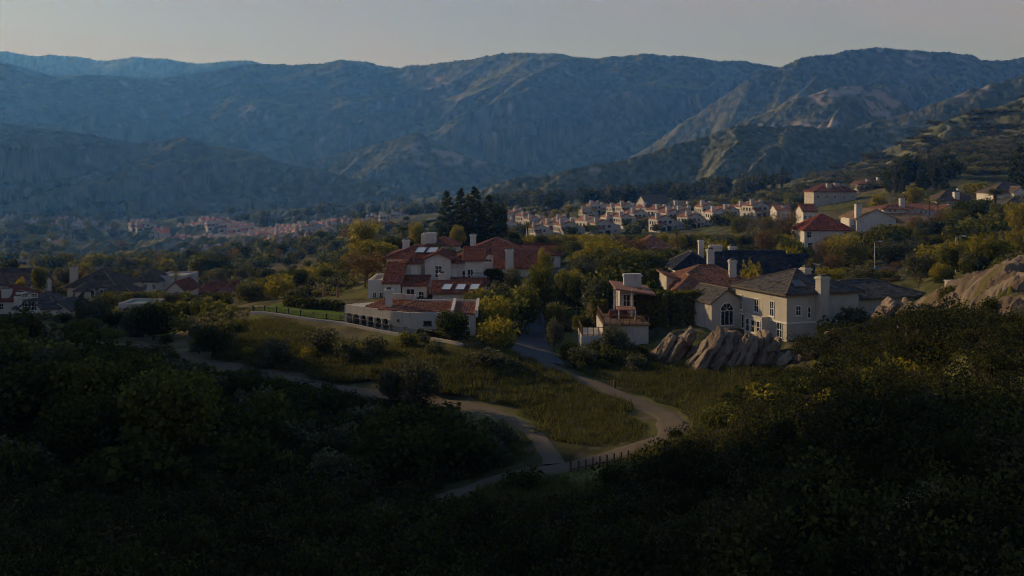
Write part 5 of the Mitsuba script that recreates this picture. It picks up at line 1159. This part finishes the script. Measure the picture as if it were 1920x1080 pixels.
# ---------------------------------------------------------------- added bluff at left, outside the frame, placed to shade the near ground
hd = np.array([-SUN[0], -SUN[1]]) / np.hypot(SUN[0], SUN[1]); TE = SUN[2] / np.hypot(SUN[0], SUN[1])
sd = np.array([-hd[1], hd[0]]) if -hd[1] > 0 else np.array([hd[1], -hd[0]])
if sd[1] < 0: sd = -sd
S_, T_ = np.meshgrid(np.linspace(-330, 330, 200), np.linspace(150, 640, 150), indexing='ij')
S_, T_ = S_.ravel(), T_.ravel()
bs, edge = float(sd @ np.array([0, 95.0])), 71.0
prof = np.clip(TE * 350 + 1.3 * (edge - S_), -40, TE * 350 + 62) + (fb(S_ / 60, T_ / 60, 4, 501) - .5) * 16 * sst(edge - 10, edge - 60, S_)
hz = prof - .85 * np.maximum(0, np.abs(T_ - 370) - 25) + (fb(S_ / 17, T_ / 17, 4, 503) - .5) * 7 * sst(edge - 3, edge - 30, S_)
P = (S_[:, None] * sd) - (T_[:, None] * hd) + (np.array([0, 95.0]) - bs * sd)
hz = np.maximum(hz, -42)
f = (np.arange(199)[:, None] * 150 + np.arange(149)).ravel()
f = np.vstack([np.stack([f, f + 150, f + 151], 1), np.stack([f, f + 151, f + 1], 1)])
g = fb(S_ / 9, T_ / 9, 3, 505)
scene['added_shade_bluff'] = mikit.ply(trimesh.Trimesh(np.column_stack([P, hz]), f, process=False), 'painted', smooth=True, color=mix((0.05, 0.055, 0.025), (0.12, 0.11, 0.06), g))
labels['added_shade_bluff'] = {'label': 'steep scrub-covered bluff left of the view', 'kind': 'structure'}
# ---------------------------------------------------------------- trees and bushes one by one (kind, column, top row, distance, width in pixels)
HERO = [
 ('conifer',838,354,245,50,'leftmost of the four tall dark conifers behind the large villa'),('conifer',864,350,250,52,'second from left of the four tall conifers'),('conifer',890,347,246,62,'tallest and broadest of the four tall conifers'),('conifer',916,362,252,50,'rightmost of the four tall conifers'),
 ('conifer',878,362,262,50,'dark conifer filling the gap behind the four tall ones'),('oak',936,380,258,36,'dark round tree at the right foot of the tall conifers'),
 ('yellow_tree',678,414,222,64,'bright yellow-green tree above the left end of the villa'),('yellow_tree',706,452,196,90,'wide yellow-orange tree just left of the villa roof'),('autumn_tree',684,472,164,84,'brown thin-leaved tree in front of the left villa wing'),
 ('fan_palm',757,423,222,34,'fan palm above the villa roof'),('yellow_tree',782,418,240,34,'pale yellow tree right of the fan palm'),('yellow_tree',858,423,232,32,'orange-yellow tree below the conifers'),
 ('bush_dark',735,446,215,30,'dark bush under the fan palm'),('palm_tree',990,416,262,46,'bushy palm right of the conifers'),('oak',915,438,245,34,'dark tree below the rightmost conifer'),('autumn_tree',955,430,258,30,'reddish tree right of the conifers'),('oak',965,436,250,26,'dark pointed tree behind the white house with tall chimneys'),
 ('palm_tree',690,498,168,44,'short palm with drooping fronds at the left villa wing'),
 ('shade_tree',1040,462,196,44,'green tree at the right end of the white house behind'),('yellow_tree',1132,452,182,104,'largest round yellow-green tree in the middle'),('shade_tree',1085,452,215,60,'green tree behind the largest yellow-green tree'),('autumn_tree',1185,446,212,64,'tan feathery tree right of the largest yellow-green tree'),('shade_tree',1222,472,180,60,'dark green tree behind the tall clipped hedge'),
 ('shade_tree',1012,498,146,62,'green tree left of the driveway top'),('yellow_tree',1022,470,165,34,'pointed yellow-green tree beside the white house with tall chimneys'),('grey_tree',958,505,168,44,'grey-green tree right of the villa'),('shade_tree',1060,508,150,46,'green tree right of the driveway'),('oak',1085,520,148,44,'dark tree beside the tall clipped hedge'),
 ('grey_tree',935,530,136,56,'grey-green tree beside the garage wing'),('shade_tree',985,540,138,60,'green tree over the driveway'),('yellow_tree',930,560,122,64,'yellow-green layered tree right of the pavilion'),('bush_yellow',932,597,114,78,'clipped yellow-green bush nearest the driveway'),('bush_yellow',905,575,120,50,'yellow-green bush against the pavilion end'),
 ('oak',846,583,113.5,76,'round dark tree in front of the pavilion'),('shade_tree',1042,570,134,50,'bush-like tree right of the driveway'),('grey_tree',1040,600,122,34,'grey-green shrub at the driveway edge'),('grey_tree',1152,612,115,62,'dark shrub in front of the terrace wall'),('bush_green',1072,640,117,44,'low bush left of the terrace wall'),
 ('bush_grey',915,655,104,92,'large grey-green bush above the dirt road'),('grey_tree',732,688,95,58,'dark tree astride the trail, left one of two'),('grey_tree',786,674,93,78,'dark tree astride the trail, right one of two'),
 ('bush_grey',520,634,111,60,'pale grey bush on the grassy bank, leftmost'),('bush_grey',602,615,114,66,'pale grey bush on the grassy bank, second from left'),('bush_grey',652,632,110,54,'pale grey bush on the grassy bank, third from left'),('bush_grey',700,625,110,52,'pale grey bush on the bank below the pavilion'),
 ('oak',398,612,118,68,'round dark tree beside the trail'),('oak',288,568,139,98,'biggest dark tree at left, over the strip of lawn'),('shade_tree',385,566,158,54,'dark green tree behind the round dark tree'),('shade_tree',435,580,148,46,'green bush at the lawn corner'),
 ('cypress',150,552,160,22,'narrow dark tree left of the teal-roofed shed'),('grey_tree',175,560,155,60,'weeping dark tree in front of the teal-roofed shed'),('shade_tree',205,620,128,70,'low green tree by the trail end'),
 ('oak',395,478,330,74,'tall dark tree group above the red hip roofs at left'),('palm_tree',395,505,240,40,'palm above the red-brown hip roofs'),('palm_tree',330,505,230,30,'palm beside the narrow red-roofed house'),('palm_tree',268,495,250,30,'palm by the small dark hip roof'),('shade_tree',208,508,236,30,'small dark tree behind the roof of the wide grey house'),('shade_tree',75,500,240,30,'bright green-brown tree between the left houses'),('yellow_tree',38,522,222,22,'small yellow-green tree at the left edge'),
 ('bare_tree',1432,388,282,70,'tall thin brown bare tree left of the bright red roof'),('bare_tree',1405,400,300,50,'bare brown tree above the slate roof'),('autumn_tree',1474,398,290,46,'reddish-brown tree touching the bright red roof'),('autumn_tree',1558,440,268,40,'brown bare-branched tree in front of the red-roofed house'),
 ('palm_tree',1270,428,230,34,'palm right of the hidden house'),('palm_tree',1312,434,225,38,'yellowish palm above the slate roof'),('palm_tree',1332,440,222,30,'second yellowish palm above the slate roof'),('bush_yellow',1348,452,200,60,'yellow-green clipped bush above the slate roof'),('bush_yellow',1480,462,195,60,'rounded yellow bush right above the slate roof'),
 ('bush_yellow',1412,492,150,44,'yellow-green bush on the terracotta ridge'),('palm_tree',1520,482,158,34,'palm in front of the slate gable'),('autumn_tree',1562,476,190,50,'rusty tree right of the slate gable'),('palm_tree',1602,482,180,44,'yellow-green palm behind the dark-roofed wing'),('palm_tree',1632,486,185,36,'second palm behind the dark-roofed wing'),('bush_grey',1598,572,115,70,'olive bush against the wall of the dark-roofed wing'),('bush_dark',1552,600,113,44,'dark bush at the corner of the cream house'),
 ('shade_tree',1610,440,250,66,'green tree right of the red-roofed house'),('shade_tree',1662,425,262,60,'dark umbrella-shaped tree below the white gabled house'),('grey_tree',1690,452,215,84,'wide grey-green tree above the street'),('autumn_tree',1718,404,270,28,'rusty tree in front of the tan roof'),('shade_tree',1745,440,240,60,'green tree below the white gabled house on the right'),
 ('fan_palm',1866,352,258,40,'tallest palm on the right, with a shaggy crown'),('palm_tree',1742,370,318,30,'palm left in the group by the pale pink house'),('palm_tree',1758,372,316,30,'palm right in the group by the pale pink house'),('oak',1832,376,270,72,'big dark tree right of the pale pink house'),
 ('bamboo',1800,448,148,80,'tall yellow-green bamboo clump, left one'),('bamboo',1845,440,142,90,'tall yellow-green bamboo clump, right one'),('bamboo',1900,430,150,60,'yellow-green thicket at the right edge'),('yellow_tree',1765,495,140,40,'yellow-green shrub in front of the bamboo'),('autumn_tree',1660,520,160,60,'rusty brown shrub behind the dark-roofed wing'),('bare_tree',1722,512,135,44,'pale bare little tree near the knobbly outcrop'),
 ('yellow_tree',1715,350,360,44,'yellow tree below the conifers on the right-hand hill'),('yellow_tree',1648,364,350,34,'small yellow-green round tree left of it'),('yellow_tree',1830,342,385,60,'golden tree left of the grey-roofed house'),('conifer',1912,268,350,52,'broad tall tree at the right edge of the hill'),('conifer',1900,285,370,30,'tall tree beside the broad one at the right edge'),
 ('yellow_tree',1242,437,250,24,'small yellow tree left of the palms'),('shade_tree',1385,405,330,36,'green tree at the right end of the town houses'),('shade_tree',1300,400,470,24,'dark round tree below the dark-roofed house'),('shade_tree',1318,402,468,20,'dark round tree, second, below the dark-roofed house'),('shade_tree',1358,402,420,30,'dark tree right of the town houses'),
 ('cypress',578,404,880,9,'lone slim tree standing out above the valley houses'),('cypress',1064,400,560,16,'dark tree behind the white town houses'),
]
for kd, px, top, Y, wpx, lb in HERO:
    grow_px(kd, px, top, Y, lb, wpx)
# ---------------------------------------------------------------- scattered growth, kept clear of houses and ways
from shapely.geometry import Point
BLD = [pt(px, 400, Y)[:2].tolist() + [r] for px, Y, r in [(690,150,9),(770,127,10),(815,150,13),(860,152,9),(930,192,13),(1000,195,10),(830,220,6),(1310,172,11),(1420,172,11),(1510,172,8),(1340,146,13),(1430,150,8),(1430,124,13),(1560,126,11),(1640,128,6),(1190,130,8),(1130,124,5),(1555,290,13),(1660,298,17),(1720,338,16),(1795,380,12),(1900,342,12),(1920,268,9),(1566,432,14),(68,198,12),(10,210,9),(20,250,9),(172,234,14),(318,268,11),(272,262,8),(330,226,6),(392,237,9),(430,230,6),(252,189,8),(1228,240,9),(610,143,8)]]
SITES += [tuple(b) for b in BLD]
ST = cKDTree(np.array([[s[0], s[1]] for s in SITES])); SR = np.array([s[2] for s in SITES])
def free(x, y, pad=2.0, way=True):
    for i in ST.query_ball_point([x, y], 25):
        if math.hypot(SITES[i][0] - x, SITES[i][1] - y) < SR[i] + pad: return False
    if way:
        for t, w in WT:
            if t.query([x, y])[0] < w + pad * .8: return False
    return True
MARKS = [(815,500,'large villa'),(765,600,'curved pavilion'),(950,480,'white house with tall chimneys'),(830,456,'small house behind the villa'),(1400,490,'slate-roofed house'),(1320,520,'terracotta-roofed house'),(1450,580,'cream house'),(1630,570,'dark-roofed wing'),(1180,580,'terrace house'),(1350,670,'sandstone cliff'),(1258,655,'dark sandstone knob'),
 (1555,430,'bright red hip roof'),(1660,415,'white gabled house'),(1720,392,'pale pink house'),(1795,366,'brown hip roof'),(1900,358,'grey-roofed house'),(1910,400,'columned porch'),(1566,362,'long red-roofed house'),(1630,345,'tan roof with two chimneys'),(1228,455,'hidden tan roof'),(1238,388,'grey gabled house'),
 (70,585,'house with two dormers'),(20,560,'red-roofed house at far left'),(172,540,'house with the rounded bay'),(250,575,'teal roof'),(318,525,'flat white house'),(328,550,'narrow red roof'),(395,550,'twin red-brown roofs'),(875,390,'four tall conifers'),(1185,540,'tall clipped hedge'),(1290,580,'long dark hedge'),(560,590,'lawn'),(590,575,'patio'),(1000,620,'driveway'),(1150,725,'bend of the dirt road'),(1280,805,'outer bend of the dirt road'),(1110,878,'wooden fence'),(400,682,'trail at left'),(620,725,'middle of the trail'),(900,770,'end of the trail'),(398,640,'round dark tree by the trail'),(288,600,'biggest dark tree at left'),(915,680,'large grey-green bush'),
 (1690,590,'knobbly outcrop'),(1838,545,'bare sandstone slope'),(1906,496,'boulder at the right edge'),(1820,490,'bamboo'),(1748,492,'right-hand street'),(1866,380,'tallest palm'),(1132,485,'largest yellow-green tree'),(60,635,'boulder on the left mound'),(290,485,'pale bare lot'),(1160,410,'middle of the white town houses'),(1010,415,'left town houses'),(1350,420,'right town houses'),(430,440,'red-roofed band of the valley'),(1480,690,'cliff foot'),(1890,328,'hill lawn'),(580,640,'pale bushes on the bank')]
def say(what, x, y, h, where):
    "tells a scattered plant by its size and by the landmark it stands nearest to in the picture"
    px, py = CX + F * x / y, HY - F * (gz(x, y) + h * .5 - CAMZ) / y
    i = min(range(len(MARKS)), key=lambda j: math.hypot(MARKS[j][0] - px, (MARKS[j][1] - py) * 1.6))
    dx, dy = px - MARKS[i][0], py - MARKS[i][1]
    if math.hypot(dx, dy) > 260: return '%s %s' % (what, where)
    side = ('right of' if dx > 0 else 'left of') if abs(dx) > abs(dy) * 1.3 else ('below' if dy > 0 else 'above')
    if math.hypot(dx, dy) > 110: side = 'well ' + side
    return '%s %s the %s' % (what, side, MARKS[i][2])
def scatter(n, px0, px1, Y0, Y1, kinds, hts, label, group, pad=2.5, name=None, ok=None, low=None):
    made = tries = 0
    while made < n and tries < n * 30:
        tries += 1
        Y = math.sqrt(rng.uniform(Y0 ** 2, Y1 ** 2)); px = rng.uniform(px0, px1); x = lat(px, Y)
        if not free(x, Y, pad): continue
        if ok and not ok(px, Y): continue
        kd = rng.choice(kinds); h = rng.uniform(*hts)
        z = gz(x, Y)
        if low:                                            # keep what stands behind in view
            h = min(h, CAMZ - (low(px) - HY) / F * Y - z)
            if h < .8: continue
        grow(kd, x, Y, h, say(('small ' if h < hts[0] + .33 * (hts[1] - hts[0]) else 'big ' if h > hts[0] + .7 * (hts[1] - hts[0]) else '') + NICE[kd], x, Y, h, label), rng.uniform(.85, 1.25), group, z=z)
        made += 1
NICE = {'oak': 'dark round tree', 'shade_tree': 'green tree', 'yellow_tree': 'yellow-green tree', 'grey_tree': 'grey-green tree', 'autumn_tree': 'brown autumn tree', 'bush_dark': 'dark bush', 'bush_green': 'green bush', 'bush_yellow': 'yellow-green bush', 'bush_grey': 'grey-green bush', 'conifer': 'tall conifer', 'cypress': 'slim dark tree', 'eucalyptus': 'loose-crowned tree', 'bare_tree': 'bare brown tree', 'palm_tree': 'palm', 'fan_palm': 'fan palm', 'bamboo': 'bamboo'}
def lab(where): return where
G = 'on the slope left of the lawn'; scatter(46, 440, 680, 146, 300, ['shade_tree', 'bush_yellow', 'bush_green', 'yellow_tree', 'oak', 'bush_grey'], (2.5, 5.5), lab(G), 'trees and bushes ' + G, low=lambda px: np.interp(px, [440, 560, 640, 690], [535, 505, 480, 470]))
G = 'among the houses at lower left'
scatter(30, -60, 470, 142, 186, ['oak', 'shade_tree', 'grey_tree', 'bush_green', 'bush_dark'], (2, 5), lab(G), 'trees ' + G, low=lambda px: np.interp(px, [0, 110, 200, 300, 450], [606, 606, 590, 566, 566]), pad=.6)
scatter(26, -60, 470, 186, 236, ['oak', 'shade_tree', 'grey_tree', 'yellow_tree', 'bush_green'], (2, 5), lab(G), 'trees ' + G, low=lambda px: 548, pad=.8)
scatter(60, -60, 500, 240, 340, ['oak', 'shade_tree', 'grey_tree', 'palm_tree', 'autumn_tree', 'eucalyptus'], (3.5, 8), lab(G), 'trees ' + G, low=lambda px: 503, pad=1.0)
G = 'between the villas and the driveway'; scatter(55, 880, 1260, 128, 245, ['shade_tree', 'oak', 'yellow_tree', 'bush_green', 'bush_yellow', 'grey_tree', 'bush_dark'], (2, 6.5), lab(G), 'trees and bushes ' + G, low=lambda px: np.interp(px, [880, 960, 1040, 1120, 1260], [560, 520, 500, 470, 470]), pad=.6)
G = 'between the large villa and the conifers'; scatter(26, 640, 1000, 200, 300, ['shade_tree', 'yellow_tree', 'bush_green', 'oak', 'bush_yellow'], (2.5, 6), lab(G), 'trees ' + G, low=lambda px: 446)
G = 'between the slate roof and the white town houses'; scatter(80, 960, 1500, 230, 430, ['shade_tree', 'yellow_tree', 'bush_yellow', 'palm_tree', 'autumn_tree', 'oak', 'grey_tree', 'eucalyptus'], (3, 8), lab(G), 'trees ' + G, low=lambda px: 440, pad=1.5)
G = 'among the white town houses'; scatter(190, 930, 1500, 405, 625, ['shade_tree', 'yellow_tree', 'oak', 'grey_tree', 'bush_green'], (2.5, 6), lab(G), 'trees ' + G, pad=.5)
G = 'along the foot of the wooded ridge'; scatter(120, 900, 1480, 630, 780, ['eucalyptus', 'conifer', 'oak', 'cypress', 'grey_tree', 'eucalyptus'], (7, 15), lab(G), 'trees ' + G)
G = 'in the stand of evergreens on the right-hand hill'; scatter(40, 1650, 1790, 395, 470, ['conifer', 'conifer', 'cypress', 'eucalyptus', 'oak'], (7, 13), lab(G), 'trees ' + G, pad=.5)
G = 'around the houses on the right-hand hill'; scatter(120, 1430, 1960, 215, 480, ['oak', 'shade_tree', 'grey_tree', 'yellow_tree', 'autumn_tree', 'bush_green', 'eucalyptus', 'palm_tree'], (3, 8), lab(G), 'trees ' + G, pad=.5, low=lambda px: np.interp(px, [1430, 1500, 1600, 1740, 1800, 1960], [395, 468, 438, 410, 378, 362]))
G = 'in the gardens above the dark-roofed wing'; scatter(46, 1540, 1900, 140, 240, ['shade_tree', 'yellow_tree', 'autumn_tree', 'grey_tree', 'bush_yellow', 'bush_green', 'bare_tree'], (2, 5.5), lab(G), 'trees ' + G, pad=.8, low=lambda px: np.interp(px, [1540, 1650, 1760, 1900], [505, 500, 455, 450]))
G = 'on the valley slope at left'; scatter(280, -60, 760, 330, 800, ['oak', 'shade_tree', 'eucalyptus', 'grey_tree', 'autumn_tree', 'oak', 'shade_tree', 'yellow_tree'], (4, 9.5), lab(G), 'trees ' + G, pad=.5, low=lambda px: np.interp(px, [200, 250, 420, 520, 650, 760], [440, 457, 449, 442, 420, 412]))
scatter(30, 600, 760, 800, 1000, ['conifer', 'eucalyptus', 'oak'], (7, 13), lab('beyond the pale houses'), 'trees beyond the pale houses')
G = 'on the near slope in the shade'; TROW = lambda px: np.interp(px, [200, 228, 400, 550, 700, 830, 960, 1030, 1040], [0, 650, 692, 722, 747, 767, 799, 862, 0])
scatter(110, -60, 1000, 58, 104, ['bush_dark', 'bush_green', 'bush_dark', 'bush_grey'], (1.6, 3.8), lab(G), 'bushes ' + G, pad=1.0, low=TROW)
scatter(16, 30, 330, 66, 120, ['oak', 'shade_tree', 'grey_tree'], (4, 6.5), lab('in the dark thicket at lower left'), 'trees in the dark thicket at lower left', low=lambda px: np.interp(px, [30, 170, 330], [640, 660, 690]))
G = 'on the right-hand scrub slope'; scatter(60, 1350, 2000, 58, 100, ['bush_dark', 'bush_green', 'bush_grey', 'bush_yellow'], (1.0, 2.6), lab(G), 'bushes ' + G, pad=.6, low=lambda px: np.interp(px, [1350, 1450, 1560, 1660, 1760, 1820, 1920], [722, 716, 690, 632, 626, 606, 578]))
scatter(22, 1640, 1940, 66, 106, ['bush_dark', 'bush_green', 'bush_grey'], (.6, 1.4), 'on the bare sandstone slope', 'bushes on the bare sandstone slope', pad=.3)
G = 'below the sandstone cliff and terrace'; scatter(20, 1040, 1205, 108, 124, ['bush_dark', 'bush_green', 'bush_grey'], (1.0, 2.4), lab(G), 'bushes ' + G, pad=.5)
G = 'on the grassy bank'; scatter(14, 440, 880, 103, 118, ['bush_green', 'bush_yellow', 'bush_grey'], (.8, 2.0), lab(G), 'bushes ' + G, pad=.8)
BANDY = lambda px: np.interp(px, [250, 640], [1090, 880])
# what nobody could count: woods on the valley floor, scrub on the slopes
def cover(name, kinds, n, px0, px1, Y0, Y1, hts, label, cat, pad=1.0, wid=1.0, ok=None, way=True):
    made = tries = 0
    while made < n and tries < n * 12:
        tries += 1
        Y = math.sqrt(rng.uniform(Y0 ** 2, Y1 ** 2)); px = rng.uniform(px0, px1); x = lat(px, Y)
        if not free(x, Y, pad, way): continue
        if ok and not ok(px, Y, x): continue
        kd = rng.choice(kinds); v = rng.randrange(4 if kd in ('scrub', 'fine_scrub', 'grass') else 2); s = rng.uniform(*hts) / PLANTS[kd]; made += 1
        scene['%s__%03d' % (name, made)] = {'type': 'instance', 'to_world': T().translate([x, Y, gz(x, Y) - .1 * s]).rotate([0, 0, 1], rng.uniform(0, 360)).scale([s * wid, s * wid, s]), 'kind': {'type': 'ref', 'id': group_of(kd, v, Y)}}
    labels[name] = {'label': label, 'category': cat, 'kind': 'stuff'}
cover('valley_woodland', ['oak', 'shade_tree', 'eucalyptus', 'grey_tree', 'cypress'], 900, -120, 820, 780, 1560, (6, 13), 'dark woodland filling the hazy valley floor at left', 'woodland', pad=2, ok=lambda px, Y, x: not (235 < px < 670 and BANDY(px) - 170 < Y < BANDY(px) + 70))
cover('slope_chaparral', ['scrub', 'scrub', 'bush_dark', 'bush_grey', 'bush_green'], 1500, 1150, 2050, 430, 790, (1.2, 2.8), 'grey-green chaparral covering the hillside above the right-hand houses', 'chaparral', pad=2, wid=1.5, ok=lambda px, Y, x: CAMZ - 0 < 1e9 and Y > np.interp(px, [1150, 1480, 1700, 2050], [640, 470, 450, 440]))
cover('slope_thicket', ['bush_green', 'bush_dark', 'bush_grey', 'shade_tree', 'oak'], 520, 180, 960, 300, 860, (2.5, 5.5), 'thicket of green bushes on the slope below the plateau', 'thicket', pad=1.0, ok=lambda px, Y, x: CAMZ - (HY * 0 + 1) > 0 and HY + (CAMZ - gz(x, Y) - 5) / Y * F > np.interp(px, [180, 300, 420, 520, 650, 760, 960], [455, 452, 446, 440, 422, 405, 425]))
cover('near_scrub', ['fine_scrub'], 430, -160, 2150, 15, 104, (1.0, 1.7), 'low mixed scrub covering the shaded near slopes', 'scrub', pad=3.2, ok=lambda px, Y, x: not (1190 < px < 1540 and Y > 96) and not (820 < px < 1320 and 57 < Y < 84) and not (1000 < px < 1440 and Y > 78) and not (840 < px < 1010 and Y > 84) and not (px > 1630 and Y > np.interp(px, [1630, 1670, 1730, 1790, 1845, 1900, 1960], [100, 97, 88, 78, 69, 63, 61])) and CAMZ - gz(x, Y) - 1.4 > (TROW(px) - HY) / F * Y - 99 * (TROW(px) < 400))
cover('meadow_grass', ['grass'], 330, 800, 1480, 56, 116, (.5, .8), 'rough grass of the meadow round the dirt road', 'grass', pad=2.9, wid=1.0, ok=lambda px, Y, x: (Y < 112 or px < 1240) and not (1040 < px < 1200 and 62 < Y < 76))
cover('bank_grass', ['grass'], 230, 430, 900, 100, 136, (.4, .7), 'rough grass on the bank below the lawn', 'grass', pad=2.4, ok=lambda px, Y, x: Y < np.interp(px, [430, 474, 650, 872, 900], [140, 136, 125, 110, 109]))
cover('garden_scrub', ['scrub', 'bush_green', 'bush_dark'], 420, -60, 1960, 104, 330, (.9, 2.0), 'low ground cover between the gardens', 'ground cover', pad=1.5, ok=lambda px, Y, x: not (470 < px < 890 and Y < 152) and not (1205 < px < 1540 and Y < 119) and not (1620 < px and Y < 112))
# ---------------------------------------------------------------- labels that are still alike: told apart by their order in the picture
def nth(i): return '%d%s' % (i, 'th' if 10 <= i % 100 <= 20 else {1: 'st', 2: 'nd', 3: 'rd'}.get(i % 10, 'th'))
same = {}
for k, e in labels.items():
    if '__' not in k and scene.get(k, {}).get('type') == 'instance': same.setdefault(e['label'], []).append(k)
def column(k):
    m_ = np.array(scene[k]['to_world'].matrix); return m_[0, 3] / m_[1, 3]
for lb, ks in same.items():
    if len(ks) > 1:
        for i, k in enumerate(sorted(ks, key=column)): labels[k]['label'] = '%s, %s from left' % (lb, nth(i + 1))
